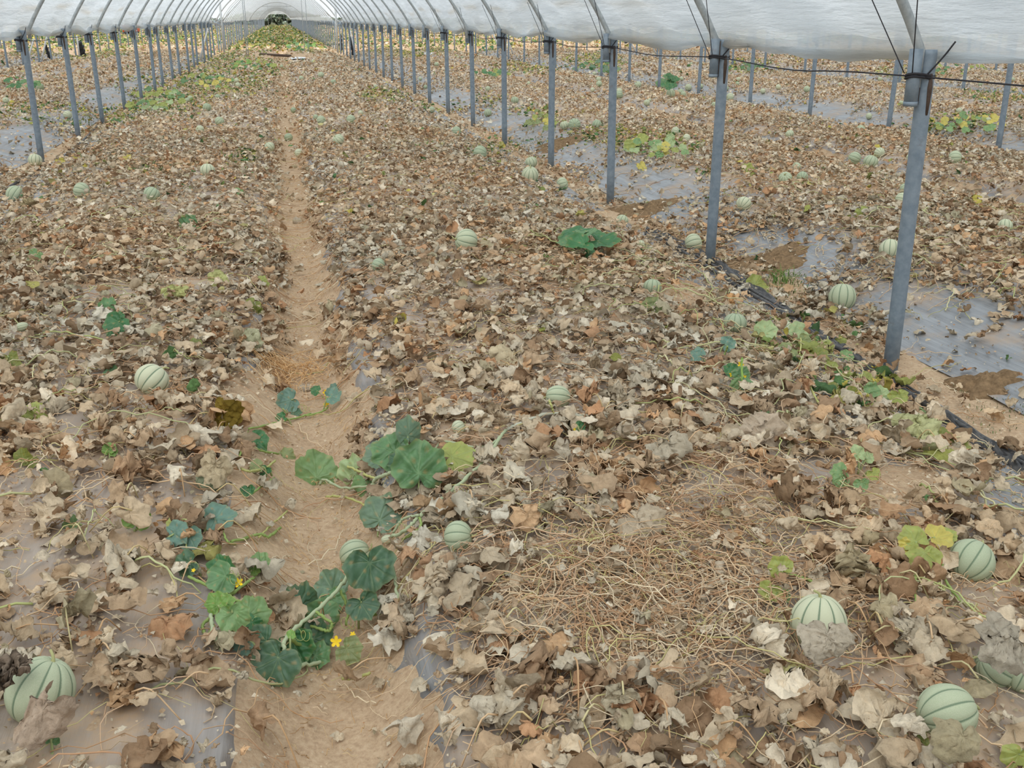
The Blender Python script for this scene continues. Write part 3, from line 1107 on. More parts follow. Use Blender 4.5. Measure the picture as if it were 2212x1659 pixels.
def rotmats(yaw, tilt, tax):
    c, s = np.cos(yaw), np.sin(yaw)
    Z = np.zeros((len(yaw), 3, 3)); Z[:, 0, 0] = c; Z[:, 0, 1] = -s; Z[:, 1, 0] = s; Z[:, 1, 1] = c; Z[:, 2, 2] = 1
    ax = np.stack([np.cos(tax), np.sin(tax), np.zeros_like(tax)], -1)
    K = np.zeros((len(yaw), 3, 3))
    K[:, 0, 2] = ax[:, 1]; K[:, 1, 2] = -ax[:, 0]; K[:, 2, 0] = -ax[:, 1]; K[:, 2, 1] = ax[:, 0]
    st = np.sin(tilt)[:, None, None]; ct = (1 - np.cos(tilt))[:, None, None]
    Rm = np.eye(3)[None] + st * K + ct * (K @ K)
    return Rm @ Z


L_R = rotmats(L_yaw, L_tilt, L_tax)

# the 300 leaves that show largest become things of their own
area = (L_size / np.maximum((L_pos - CAM) @ _F, .3)) ** 2
infr = (inell(lx_, ly_, STRINGY[:1]) < .5) & (lx_ > 12) & (lx_ < 2200) & (ly_ < 1630) & (L_lod == 0) & ~isliv
score = np.where(infr, area * (1 + .6 * L_pos[:, 2]), 0)
order = np.argsort(-score)
taken = []
for i in order:
    if len(taken) >= 262: break
    if all((lx_[i] - lx_[j]) ** 2 + (ly_[i] - ly_[j]) ** 2 > 46 ** 2 for j in taken):
        taken.append(i)
solo = np.zeros(n, bool); solo[taken] = True


def litter(name, sel, lod, label, cat='leaf litter'):
    idx = np.where(sel)[0]
    if not len(idx): return
    pr = PROTO[lod]
    kk = rng.integers(0, len(pr), len(idx))
    Vs, Qs, Ts, Cs, base = [], [], [], [], 0
    for k in range(len(pr)):
        ii = idx[kk == k]
        if not len(ii): continue
        V, Q, T, sh, st = pr[k]
        Vl = V[None] * np.where(L_flip[ii], -1, 1)[:, None, None] ** np.array([0, 0, 1])[None, None, :]
        Vl = np.where(L_flip[ii][:, None, None], Vl - [0, 0, -.15], Vl)
        Wd = np.einsum('nij,nkj->nki', L_R[ii], Vl * L_size[ii][:, None, None]) + L_pos[ii][:, None, :]
        m_, kv = len(ii), len(V)
        Vs.append(Wd.reshape(-1, 3))
        off = base + np.arange(m_)[:, None, None] * kv
        if len(Q): Qs.append((Q[None] + off).reshape(-1, 4))
        Ts.append((T[None] + off).reshape(-1, 3))
        Cs.append((L_col[ii][:, None, :] * sh[None, :, None]).reshape(-1, 3))
        base += m_ * kv
    Fs = [np.vstack(Ts)] + ([np.vstack(Qs)] if Qs else [])
    o = link(name, new_mesh(name, np.vstack(Vs), Fs, np.vstack(Cs), lod < 2, M_DRY))
    tag(o, label, cat, kind='stuff')


for lod, lab in ((0, 'dry crumpled melon leaves littering the nearest stretch of the beds'), (1, 'dry melon leaves covering the beds in front of the second right post'), (2, 'dry leaf cover in the middle distance of the field')):
    litter('leaf_litter', (L_lod == lod) & ~solo, lod, lab)
litter('leaf_litter', (L_lod == 3) & (L_pos[:, 1] < BREAK_Y), 3, 'dry leaf cover running back to the cross path')
litter('leaf_litter', (L_lod == 3) & (L_pos[:, 1] >= BREAK_Y), 3, 'greener leaf cover of the beds beyond the cross path')

# single dry leaves
MARKS = [(88, 1492, 'the corner melon, lower left'), (1767, 1345, 'the leaf-draped melon'), (2098, 1212, 'the melon behind yellow leaves'), (2046, 1540, 'the vine-looped melon'), (2165, 1445, 'the two half-hidden melons'),
         (990, 1160, 'the stem-right melon'), (768, 1200, 'the melon under a green leaf'), (328, 821, 'the lone left-bed melon'), (454, 1035, 'the leaf-buried melon'), (1205, 859, 'the sideways melon'), (991, 924, 'the very small melon'),
         (905, 1000, 'the biggest green leaf'), (565, 1320, 'the flowering green plant'), (700, 1290, 'the dark green leaf clump'), (680, 870, 'the small plant on the path'), (1590, 790, 'the upright flowering shoot'),
         (1990, 1170, 'the yellow leaves'), (1845, 1020, 'the pale green seedling'), (1922, 805, 'the foot of the nearest post'), (250, 700, 'the two green leaves, left bed'), (620, 1600, 'the bare path, bottom edge'), (1090, 1530, 'the big whitish leaf'),
         (1740, 1040, 'the bare plastic patch, right'), (1225, 1195, 'the bare plastic patch, centre'), (400, 1300, 'the bare plastic, lower left'), (1255, 930, 'the lone yellow flower')]
CNAME = ['pale tan', 'tan', 'brown', 'straw-pale', 'greyish', 'dark brown', 'ochre', 'rusty', 'dark grey-brown', 'olive-grey']
SNAME = {'folded': 'folded', 'curled': 'curled', 'crumpled': 'crumpled', 'draped': 'drooping', 'cupped': 'cupped'}
used = {}


def leaf_label(px, py, colour, style, size):
    best = sorted(((px - a) ** 2 + 2 * (py - b) ** 2, nm, px - a, py - b) for a, b, nm in MARKS)
    sz_ = 'large ' if size > .075 else 'small ' if size < .05 else ''
    out = None
    for dd, nm, dx, dy in best[:3]:
        if abs(dx) > abs(dy) * 1.1: rel = 'right of' if dx > 0 else 'left of'
        else: rel = 'in front of' if dy > 0 else 'behind'
        if dd < 90 ** 2: rel = 'just ' + rel
        lab = '%s%s %s dry leaf %s %s' % (sz_, colour, style, rel, nm)
        if out is None: out = lab
        if lab not in used:
            return lab
    return out


def solo_leaf(V, Q, T, sh, col, R, loc, size, px, py, cname, style, stalk=True):
    V = (V * size) @ R.T
    o = link('dry_leaf', new_mesh('dry_leaf', V, [T, Q], col[None] * sh[:, None], True, M_DRY))
    o.location = loc
    lab = leaf_label(px, py, cname, SNAME[style], size)
    used[lab] = used.get(lab, 0) + 1
    tag(o, lab, 'leaf', 'dry melon leaves lying on the beds')
    if stalk:
        b = np.array([-.3 * size, 0, .02]) @ R.T
        d = -(R[:, 0]); d[2] = 0; d /= np.linalg.norm(d) + 1e-6
        sd = np.array([-d[1], d[0], 0])
        w = random.uniform(-.04, .04)
        L = random.uniform(.05, .13)
        P = np.array([b, b + d * L * .4 + sd * w * .5 + [0, 0, .012], b + d * L + sd * w])
        g = float(height(loc[0] + P[2][0], loc[1] + P[2][1])) + .012 - loc[2]
        P[2][2] = g
        m = MB(); m.tube(spline(P, 7), [.0024, .0023, .0022, .0021, .002, .0019, .0018], 5, lin(random.choice([(200, 178, 130), (196, 160, 120), (204, 192, 146), (210, 178, 140)])))
        m.build('leaf_stalk', M_VINE, o)
    return o


for c_, i in enumerate(taken):
    V, Q, T, sh, st = dry_leaf(50000 + c_, 8, 34)
    L = np.where(True, L_pos[i], 0) + [0, 0, .012]
    solo_leaf(V, Q, T, sh, L_col[i], L_R[i], L, L_size[i] * 1.12, lx_[i], ly_[i], CNAME[pal[i]], st, c_ % 3 == 0)

# leaves the photograph singles out: x, y, width, colour, style, tilt to the viewer, heading, lift, label
CALL = [
    (1090, 1530, 140, (206, 194, 172), 'draped', 40, 60, .06, 'big whitish triangular dry leaf lying free near the bottom edge, pointing up'),
    (100, 1550, 140, (178, 158, 138), 'folded', 60, 250, .10, 'grey-brown dry leaf draped over the lower side of the corner melon'),
    (30, 1440, 90, (140, 124, 108), 'crumpled', 40, 120, .15, 'dark crumpled dry leaf over the top left of the corner melon'),
    (1780, 1385, 120, (190, 178, 158), 'draped', 65, 250, .115, 'broad greyish dry leaf hanging over the front of the pale stem-up melon'),
    (2165, 1395, 150, (176, 166, 148), 'draped', 45, 200, .15, 'broad grey dry leaf lying across the two half-hidden melons'),
    (2060, 1600, 110, (170, 158, 128), 'draped', 55, 240, .10, 'olive-tan dry leaf hanging below the vine-looped melon'),
    (1985, 930, 110, (196, 196, 146), 'folded', 55, 290, .08, 'long pale greenish wilted leaf hanging over the right edge of the bed'),
    (1385, 1135, 120, (190, 174, 150), 'draped', 40, 320, .05, 'broad pale grey dry leaf in the open above the bare plastic patch'),
    (1330, 860, 80, (194, 180, 156), 'crumpled', 55, 80, .05, 'pale crumpled dry leaf standing up right of the sideways melon'),
    (1440, 975, 110, (190, 178, 156), 'draped', 45, 260, .05, 'fan-shaped grey dry leaf with dark holes in the middle of the right bed'),
    (1095, 775, 95, (200, 184, 152), 'draped', 40, 200, .05, 'pale scalloped dry leaf above the sideways melon'),
    (460, 1015, 80, (196, 178, 146), 'folded', 50, 250, .09, 'pale curled dry leaf lying over the buried melon by the path'),
    (490, 895, 80, (140, 118, 52), 'folded', 80, 90, .07, 'brown-green leaf standing upright at the left edge of the path'),
    (380, 635, 60, (190, 190, 128), 'draped', 55, 250, .04, 'pale yellow-green wilted leaf on the middle of the left bed'),
    (470, 605, 55, (190, 190, 130), 'draped', 55, 40, .04, 'pale yellow-green wilted leaf beside the path, behind the scalloped one'),
    (540, 735, 60, (186, 184, 150), 'draped', 50, 60, .05, 'pale scalloped wilted leaf with dark underside at the edge of the path'),
    (1650, 935, 110, (186, 168, 146), 'folded', 50, 70, .06, 'big grey-brown folded leaf forming a hollow on the right of the bed'),
    (1340, 1520, 90, (184, 172, 146), 'cupped', 40, 250, .05, 'pale hooded dry leaf on bare plastic near the bottom edge'),
    (1960, 1365, 95, (192, 178, 154), 'draped', 40, 20, .05, 'smooth pale tan leaf right of the leaf-draped melon'),
    (960, 560, 34, (150, 138, 120), 'folded', 60, 60, .04, 'small dark arched dry leaf left of the open melon'),
    (860, 700, 45, (150, 136, 104), 'folded', 85, 90, .04, 'brown leaf standing upright in the middle of the right bed'),
    (1575, 650, 36, (206, 160, 112), 'folded', 80, 90, .04, 'orange-tan leaf standing upright left of the second right post'),
    (370, 1350, 50, (206, 180, 146), 'crumpled', 20, 0, .01, 'rounded pale pinkish dry leaf alone on bare plastic, lower left'),
    (60, 440, 36, (176, 160, 124), 'draped', 70, 90, .05, 'tan dry leaf standing over the melon at the left border'),
]


def leaf_rot(tilt, ang, face=1, side=0.0):
    """matrix for a leaf whose upper side tips `tilt` degrees towards the viewer, its tip heading `ang` in the picture"""
    t = math.radians(tilt)
    tow = -_F.copy(); tow[2] = 0; tow /= np.linalg.norm(tow)
    sd = np.cross([0, 0, 1], tow)
    nrm = np.array([0, 0, 1]) * math.cos(t) + (tow * math.cos(side) + sd * math.sin(side)) * math.sin(t)
    a = math.radians(ang)
    tip = _R * math.cos(a) + _U * math.sin(a)
    tip = tip - nrm * (tip @ nrm)
    if np.linalg.norm(tip) < .15: tip = _R - nrm * (_R @ nrm)
    tip /= np.linalg.norm(tip)
    return np.stack([tip, np.cross(nrm, tip) * face, nrm * face], -1)


for c_, (px, py, w, col, st, tilt, ang, lift, lab) in enumerate(CALL):
    P = hit(px, py, lift)
    V, Q, T, sh, st = dry_leaf(70100 + c_, 13, 52, st)
    V = crumple(V, np.random.default_rng(c_), .03, 14, 6)
    ext = V[:, :2].max(0) - V[:, :2].min(0)
    size = w * dist(P) / F_PX / max(ext)
    V = V - [*(V[:, :2].max(0) + V[:, :2].min(0)) / 2, 0]
    R = leaf_rot(tilt, ang)
    o = solo_leaf(V, Q, T, sh, lin(col), R, P, size, px, py, 'tan', st, .03 < lift < .075)
    used[o['label']] -= 1
    o['label'] = lab

# ------------------------------------------------------------------ crumbs and straw
nb = 90000
P = scatter(-2.6, 3.6, .9, 8.0, nb / (6.2 * 7.1))
Z = height(P[:, 0], P[:, 1])
px, py, sz = proj(np.column_stack([P, Z]))
u = np.abs(P[:, 0] - BC - PATH_OFF)
ok = (px > -50) & (px < 2260) & (py < 1720) & (rng.random(len(P)) < np.where(u < .16, .35, .85) * (1 - .75 * inell(px, py, BARE)))
P = P[ok]
ex_ = np.array([(q_[0], q_[1]) for q_ in (hit(random.gauss(1420, 200), random.gauss(1290, 110)) for _ in range(9000))])
P = np.vstack([P, ex_])
Z = height(P[:, 0], P[:, 1]) + .012 * rng.random(len(P))
n2 = len(P)
cr = np.array([(-.5, -.45, 0), (.5, -.3, .2), (.35, .5, -.05), (-.4, .35, .25), (0, 0, .3)])
s = .003 + .012 * rng.random(n2) ** 1.6
Rm = rotmats(rng.uniform(0, 6.28, n2), np.abs(rng.normal(0, .6, n2)), rng.uniform(0, 6.28, n2))
Wd = np.einsum('nij,nkj->nki', Rm, cr[None] * s[:, None, None]) + np.column_stack([P, Z + .011])[:, None, :]
T = np.array([(0, 1, 4), (1, 2, 4), (2, 3, 4), (3, 0, 4)])
cc = PAL[rng.choice(len(PAL), n2, p=PALW)] * rng.uniform(.75, 1.15, (n2, 1))
o = link('leaf_crumbs', new_mesh('leaf_crumbs', Wd.reshape(-1, 3), (T[None] + np.arange(n2)[:, None, None] * 5).reshape(-1, 3), np.repeat(cc, 5, 0), False, M_DRY))
tag(o, 'fine crumbs of broken dry leaf on the beds and the path', 'leaf crumbs', kind='stuff')

VCOL = [lin(c) for c in [(206, 170, 130), (216, 186, 148), (194, 154, 116), (222, 198, 164), (200, 190, 132), (184, 144, 110), (226, 208, 176), (204, 172, 140)]]


def wander(x, y, L, heading, lift, nseg, wig):
    P = []
    h = heading
    for k in range(nseg + 1):
        t = k / nseg
        z = float(height(x, y)) + .016 + lift * math.sin(math.pi * t) + .006 * math.sin(k * 2.1)
        P.append((x, y, z))
        h += random.gauss(0, wig)
        x += math.cos(h) * L / nseg; y += math.sin(h) * L / nseg
    return P


def vines(name, label, spots, L, lift, rad, nseg, wig, k, cols, cat='vines'):
    m = MB()
    for (x, y) in spots:
        l_ = random.uniform(*L)
        P = wander(x, y, l_, random.uniform(0, 6.28), random.uniform(*lift), nseg, wig)
        r0 = random.uniform(*rad)
        m.tube(P, np.linspace(r0, r0 * .6, len(P)), k, random.choice(cols) * random.uniform(.8, 1.1), cap=False)
    if m.n:
        tag(m.build(name, M_VINE), label, cat, kind='stuff')


def spots(X0, X1, Y0, Y1, per, keep_bare=.5):
    P = scatter(X0, X1, Y0, Y1, per)
    px, py, sz = proj(np.column_stack([P, height(P[:, 0], P[:, 1])]))
    ok = (px > -60) & (px < 2270) & (py < 1760) & (rng.random(len(P)) < np.clip(field_mask(P[:, 0], P[:, 1], px, py) + keep_bare * .25, 0, 1))
    return P[ok]


vines('dry_vines', 'tangle of thin tan dry vines and stalks running through the leaves near the camera', spots(-2.2, 3.0, .9, 4.6, 150), (.10, .5), (0, .04), (.0009, .0028), 12, .38, 4, VCOL)
vines('dry_vines', 'thin dry vines and stalks across the middle of the beds', spots(-3.6, 7.5, 4.6, 9, 110), (.10, .45), (0, .045), (.0012, .0032), 8, .4, 4, VCOL)
Zs = np.array([(p_[0], p_[1]) for p_ in (hit(random.gauss(1420, 210), random.gauss(1240, 150)) for _ in range(760))])
vines('dry_vines', 'pale stalks lying over the beds towards the middle distance', spots(-5, 10, 9, 16, 34), (.14, .5), (0, .05), (.002, .004), 6, .42, 3, VCOL)
GVC = [lin(c) for c in [(196, 194, 142), (178, 184, 122), (206, 200, 156), (188, 190, 140)]]
vines('green_vines', 'thick pale green vines and stalks still fresh along both edges of the beds', np.vstack([spots(1.5, 2.7, 1.6, 7, 22), spots(-2.6, -.3, 1.8, 8, 13), spots(3.5, 5.5, 3.6, 9, 7)]), (.15, .6), (.02, .08), (.0022, .0042), 14, .36, 6, GVC)
vines('dry_vines', 'mat of stringy bare stalks in the middle of the right bed near the camera', Zs, (.10, .46), (.01, .06), (.0008, .0022), 12, .42, 4, VCOL)
vines('straw_bits', 'short straw fibres strewn over the beds and the path', spots(-1.6, 2.8, .9, 7, 230, .8), (.02, .08), (0, .006), (.0006, .0013), 4, .25, 3, VCOL[:4], 'straw')
Pp = scatter(BC + PATH_OFF - .14, BC + PATH_OFF + .14, 1, 11, 620)
vines('straw_bits', 'short pale straw trodden into the path', Pp, (.015, .06), (0, .004), (.0007, .0014), 3, .2, 3, [lin((214, 178, 128)), lin((200, 162, 118)), lin((224, 196, 150))], 'straw')
c0 = hit(612, 810)
Ps = np.column_stack([rng.normal(c0[0], .075, 260), rng.normal(c0[1], .11, 260)])
vines('straw_heap', 'heap of orange-tan straw across the path', Ps, (.06, .17), (.005, .045), (.0011, .002), 5, .25, 4, [lin((222, 180, 128)), lin((208, 164, 112)), lin((230, 196, 150))], 'straw')

# ------------------------------------------------------------------ living plants
def green_leaf(seed, cup=.35, wave=.06):
    r_ = np.random.default_rng(seed)
    V, Q, T, tt, ang = leaf_flat(r_, 10, 84, .016)
    vm = vein_mask(ang, tt)
    V[:, 2] += cup * .28 * tt ** 2 + wave * np.sin(ang * 3 + r_.uniform(0, 6)) * tt ** 2 + .02 * np.sin(ang * 9 + 1) * tt ** 2 - .05 * vm * (.3 + tt) + .018 * np.sin(V[:, 0] * 21) * np.sin(V[:, 1] * 19)
    V = roll(V, r_.uniform(0, 3.14), r_.uniform(-1.0, .6))
    V = crumple(V, r_, .045, 3.4, 5)
    return V, Q, T, vm, tt


GC = {'mid': (100, 138, 92), 'light': (126, 158, 104), 'dark': (78, 110, 82), 'blue': (108, 142, 126), 'grey': (112, 138, 112), 'bright': (128, 166, 84), 'yellow': (202, 188, 96), 'yg': (158, 166, 88), 'pale': (164, 182, 132), 'wilt': (136, 146, 96), 'deep': (66, 118, 72), 'olive': (122, 128, 60)}
_gs = [0]


def to_local(o, P):
    return np.asarray(P) - np.array(o.location)


def add_leaf(o, px, py, w, tilt, ang, colr, lift, face=1, stalk=True, side=0.0):
    _gs[0] += 1
    P = hit(px, py, lift)
    V, Q, T, vm, tt = green_leaf(9000 + _gs[0], random.uniform(.1, .6), random.uniform(.03, .09))
    size = w * dist(P) / F_PX / 1.9
    V = V - [.3, 0, 0]
    R = leaf_rot(tilt, ang, face, side)
    base = lin(GC[colr])
    col = base[None] * (1 + .0 * vm[:, None]) * random.uniform(.9, 1.1)
    col = col * (1 - .24 * vm[:, None]) + lin((160, 178, 128))[None] * (.26 * vm[:, None])
    col = col * (1 + .10 * np.sin(V[:, 0] * 7 + _gs[0]) * np.sin(V[:, 1] * 6))[:, None]
    sp = np.clip(np.sin(V[:, 0] * 9 + _gs[0]) * np.sin(V[:, 1] * 8) - .75, 0, .25)[:, None] * 2
    edge = np.clip(tt - .86, 0, 1)[:, None] * 2.2
    col = col * (1 - .4 * edge) + lin((190, 176, 104)) * .4 * edge
    col = col * (1 - sp) + lin((186, 150, 96)) * sp
    me = new_mesh('leaf', (V * size) @ R.T, [T, Q], col, True, M_GREEN)
    lf = link('leaf', me, o)
    lf.location = to_local(o, P)
    if stalk:
        b = (np.array([-.3, 0, 0]) * size) @ R.T
        gnd = np.array([P[0], P[1], float(height(P[0], P[1])) + .01]) - P
        d = b / (np.linalg.norm(b) + 1e-6)
        e = gnd + d * random.uniform(.02, .06) * (1 if lift < .1 else 1.6)
        e[2] = float(height(P[0] + e[0], P[1] + e[1])) + .012 - P[2]
        m = MB(); m.tube(spline([b, b + d * .02 - [0, 0, .012], e], 8), np.linspace(.0026, .0036, 8), 6, lin((160, 172, 118)))
        pt = m.build('leaf_stalk', M_VINE, lf)
    return lf


def add_stem(o, pts, r, col, lift=.03, name='vine'):
    P = []
    for p in pts:
        P.append(to_local(o, hit(p[0], p[1], p[2] if len(p) > 2 else lift)))
    n_ = max(10, len(pts) * 7)
    Q = spline(P, n_)
    Q += rng.normal(0, r * .25, Q.shape)
    m = MB()
    rr = r * (1 + .25 * (np.arange(n_) % 9 == 4))
    m.tube(Q, rr, 7, lin(col))
    return m.build(name, M_VINE, o)


fl = MB()
for k in range(5):
    a = k * 2 * math.pi / 5
    c, s_ = math.cos(a), math.sin(a)
    pr = [(0, 0, 0), (.45, -.3, .12), (.85, -.27, .24), (1.05, 0, .2), (.85, .27, .24), (.45, .3, .12), (.6, 0, .06)]
    V = [(x * c - y * s_, x * s_ + y * c, z) for x, y, z in pr]
    fl.add(V, None, [(0, 1, 6), (1, 2, 6), (2, 3, 6), (3, 4, 6), (4, 5, 6), (5, 0, 6)])
fl.tube([(0, 0, -.8), (0, 0, -.3), (0, 0, .02)], [.1, .17, .2], 7)
flower_me = fl.mesh('flower', M_FLOWER)


def add_flower(o, px, py, w, tilt, lift):
    P = hit(px, py, lift)
    f = link('flower', flower_me, o)
    f.location = to_local(o, P)
    s_ = w * dist(P) / F_PX / 1.9
    f.scale = (s_,) * 3
    f.rotation_euler = Matrix([list(map(float, r)) for r in leaf_rot(tilt, random.uniform(0, 360))]).to_euler()
    f['label'] = 'yellow flower'


def add_tendril(o, px, py, lift=.05, turns=2.2):
    P = to_local(o, hit(px, py, lift))
    t = np.linspace(0, 1, 34)
    a = t * turns * 6.283
    m = MB()
    m.tube(P + np.stack([.012 * (1 - .5 * t) * np.cos(a) + .03 * t, .012 * (1 - .5 * t) * np.sin(a), .01 * np.sin(a) - .012 * t], -1), .0009, 4, lin((170, 178, 110)), cap=False)
    m.build('tendril', M_VINE, o)


def plant(name, label, px, py, leaves=(), stems=(), flowers=(), tendrils=(), cat='plant', group=None):
    o = bpy.data.objects.new(name, None)
    COL.objects.link(o)
    o.location = hit(px, py, 0)
    o.empty_display_size = .05
    tag(o, label, cat, group)
    for l in leaves: add_leaf(o, *l)
    for s in stems: add_stem(o, *s)
    for f in flowers: add_flower(o, *f)
    for t in tendrils: add_tendril(o, *t)
    return o


PV = (172, 182, 146); WV = (196, 196, 176); GV = (146, 166, 96); YV = (184, 184, 118)
plant('melon_vine', 'trailing melon vine with a big round green leaf in the centre, beside the path', 830, 1060,
      [(681, 1014, 104, 62, 100, 'light', .05, -1), (765, 1012, 78, 55, 95, 'pale', .06, -1), (790, 1048, 66, 40, 250, 'light', .03), (838, 972, 96, 50, 160, 'mid', .10), (812, 985, 70, 45, 200, 'grey', .06),
       (882, 931, 78, 78, 80, 'grey', .12, 1, True, .9), (906, 1001, 132, 60, 88, 'mid', .12), (992, 985, 90, 38, 25, 'yg', .07), (826, 1108, 104, 52, 75, 'grey', .06), (860, 1000, 60, 40, 210, 'dark', .05)],
      [([(1092, 930), (1040, 1000), (985, 1052), (940, 1088), (905, 1116), (880, 1142), (846, 1160)], .0055, PV, .05), ([(905, 1112), (870, 1122), (850, 1150, .04)], .004, PV, .06), ([(905, 1112), (908, 1140), (870, 1165, .02)], .0038, GV, .05),
       ([(845, 1020, .09), (812, 1036, .08), (802, 1062, .05), (790, 1098, .02)], .006, PV), ([(690, 1046, .03), (702, 1036, .05), (740, 1054, .05), (795, 1050, .06)], .0045, PV), ([(735, 1000, .08), (775, 1018, .08), (814, 1036, .08)], .0045, YV), ([(705, 1072, .02), (750, 1075, .04), (790, 1092, .03)], .004, YV), ([(1092, 930), (1060, 960), (1020, 965), (955, 955), (925, 1000, .02)], .0038, PV, .05)],
      tendrils=[(985, 1060), (865, 1140), (740, 1020)])
plant('melon_vine', 'bleached leafless vine running from the sideways melon across the right bed', 1180, 900, (),
      [([(1095, 928), (1140, 907), (1195, 893), (1250, 897), (1305, 900), (1360, 895, .02)], .006, WV, .035), ([(1187, 866, .08), (1192, 880, .06), (1196, 893, .035)], .0045, YV), ([(1160, 903), (1130, 905), (1105, 920)], .004, WV, .025)], cat='vine')
plant('melon_vine', 'spreading green plant with yellow flowers and bright leaves left of the path bottom', 480, 1290,
      [(298, 1118, 66, 65, 80, 'bright', .04), (386, 1152, 66, 40, 10, 'blue', .06), (413, 1166, 62, 55, 300, 'blue', .05), (478, 1117, 80, 35, 25, 'blue', .07), (398, 1218, 66, 50, 200, 'dark', .05), (482, 1226, 72, 45, 60, 'deep', .06), (476, 1250, 78, 52, 210, 'mid', .08),
       (565, 1212, 50, 45, 60, 'light', .07), (549, 1228, 34, 55, 30, 'bright', .05), (466, 1300, 56, 55, 130, 'bright', .07), (506, 1336, 78, 60, 290, 'light', .08), (548, 1320, 84, 55, 60, 'light', .07), (376, 1128, 40, 40, 120, 'yg', .03), (460, 1160, 30, 40, 90, 'bright', .03), (153, 1132, 44, 40, 200, 'light', .02), (490, 1300, 44, 40, 20, 'bright', .06)],
      [([(408, 1246), (450, 1266), (490, 1284), (515, 1272), (548, 1246)], .0042, GV, .04), ([(455, 1328, .06), (462, 1372, .04), (478, 1404, .01)], .005, PV), ([(455, 1330), (438, 1352), (446, 1372), (462, 1352)], .004, GV, .03), ([(490, 1284), (520, 1300), (545, 1290)], .004, GV, .05), ([(478, 1140, .05), (492, 1170, .03), (510, 1176, .01)], .0035, GV)],
      [(515, 1259, 21, 40, .08), (418, 1232, 9, 40, .05), (492, 1290, 10, 50, .06)], [(485, 1240, .09), (500, 1250, .09)])
plant('melon_vine', 'clump of dark green dusty leaves under an arching vine, beside the leaf-covered melon', 690, 1370,
      [(652, 1296, 96, 60, 70, 'dark', .05, 1, True, .5), (712, 1262, 84, 50, 120, 'grey', .05), (720, 1300, 70, 40, 300, 'mid', .03), (800, 1232, 122, 58, 280, 'dark', .15), (787, 1313, 80, 55, 300, 'dark', .09), (562, 1394, 96, 45, 220, 'dark', .04), (592, 1440, 122, 50, 250, 'dark', .05), (640, 1402, 96, 45, 300, 'deep', .05),
       (690, 1376, 88, 45, 20, 'dark', .05), (757, 1408, 70, 55, 320, 'wilt', .05), (662, 1352, 70, 40, 110, 'mid', .03), (520, 1390, 64, 40, 200, 'blue', .03), (690, 1420, 70, 40, 330, 'mid', .03), (540, 1350, 60, 40, 250, 'deep', .04), (700, 1325, 80, 45, 45, 'mid', .04), (620, 1370, 60, 40, 200, 'deep', .04), (628, 1370, 26, 40, 90, 'bright', .12)],
      [([(756, 1236, .12), (726, 1278, .12), (680, 1322, .12), (632, 1362, .11), (613, 1390, .1), (620, 1420, .08), (640, 1436, .04), (700, 1430, .02)], .0052, PV), ([(682, 1322, .12), (715, 1345, .1), (708, 1362, .08), (672, 1352, .07)], .0042, GV), ([(735, 1276, .11), (750, 1312, .06), (748, 1350, .02)], .004, GV), ([(838, 1190, .08), (850, 1232, .06), (860, 1292, .02)], .0045, PV), ([(780, 1335), (830, 1320), (862, 1300)], .005, GV, .03), ([(620, 1375, .1), (655, 1395, .06), (700, 1392, .03)], .005, GV), ([(740, 1466), (770, 1464), (800, 1452)], .004, YV, .03)],
      [(726, 1386, 24, 55, .07), (762, 1370, 12, 30, .04), (575, 1390, 10, 60, .07)], [(640, 1370, .1), (740, 1345, .06)])
plant('melon_vine', 'small vine with round blue-green leaves and two yellow flowers on the path', 655, 898,
      [(620, 866, 60, 55, 200, 'blue', .05), (607, 903, 30, 35, 200, 'deep', .02), (640, 890, 30, 40, 0, 'dark', .02), (721, 855, 46, 45, 20, 'blue', .06), (681, 843, 26, 50, 160, 'deep', .05), (722, 836, 22, 50, 80, 'blue', .04)],
      [([(538, 927), (600, 912), (640, 903), (672, 893)], .004, GV, .02), ([(660, 898), (690, 891), (707, 880), (704, 858, .05)], .0038, GV, .02)], [(704, 848, 13, 70, .06), (705, 874, 12, 75, .03)], [(650, 880)])
plant('melon_vine', 'wilted dark green vine along the edge of the path behind the small flowering plant', 545, 990,
      [(556, 955, 60, 40, 320, 'deep', .02), (535, 1062, 36, 40, 270, 'deep', .02), (552, 1008, 40, 30, 200, 'wilt', .02), (620, 985, 50, 30, 10, 'wilt', .015), (570, 1020, 36, 30, 250, 'deep', .015)],
      [([(516, 985), (528, 960), (535, 930)], .0042, GV, .03), ([(528, 962), (570, 975), (600, 980)], .004, GV, .02), ([(512, 1010), (540, 1018), (575, 1010), (595, 995)], .0042, YV, .025), ([(540, 1068), (560, 1055), (592, 1032)], .0035, GV, .02), ([(500, 1170), (560, 1155), (580, 1160), (605, 1140)], .0045, GV, .02), ([(620, 1105), (585, 1135), (560, 1160)], .0032, YV, .02)])
plant('broad_leaved_weed', 'low weed with broad dark green leaves on the right bed', 1268, 545,
      [(1240, 502, 84, 2, 165, 'deep', .12), (1250, 530, 74, 26, 205, 'deep', .10), (1306, 522, 84, 16, 340, 'deep', .11), (1268, 506, 60, 0, 60, 'mid', .14), (1275, 549, 30, 45, 270, 'deep', .05), (1220, 525, 46, 10, 190, 'mid', .07), (1288, 503, 50, 2, 20, 'deep', .13)],
      [([(1268, 545, 0), (1268, 525, .06), (1266, 510, .11)], .006, (110, 120, 80))])
plant('melon_shoot', 'two dark green leaves on a short shoot in the left bed', 245, 715,
      [(250, 704, 66, 55, 240, 'deep', .06), (236, 660, 46, 50, 70, 'mid', .06), (257, 684, 30, 55, 80, 'deep', .07)], [([(190, 690), (215, 680), (235, 670)], .004, GV, .02), ([(200, 705), (225, 700), (245, 690, .04)], .004, GV, .02)])
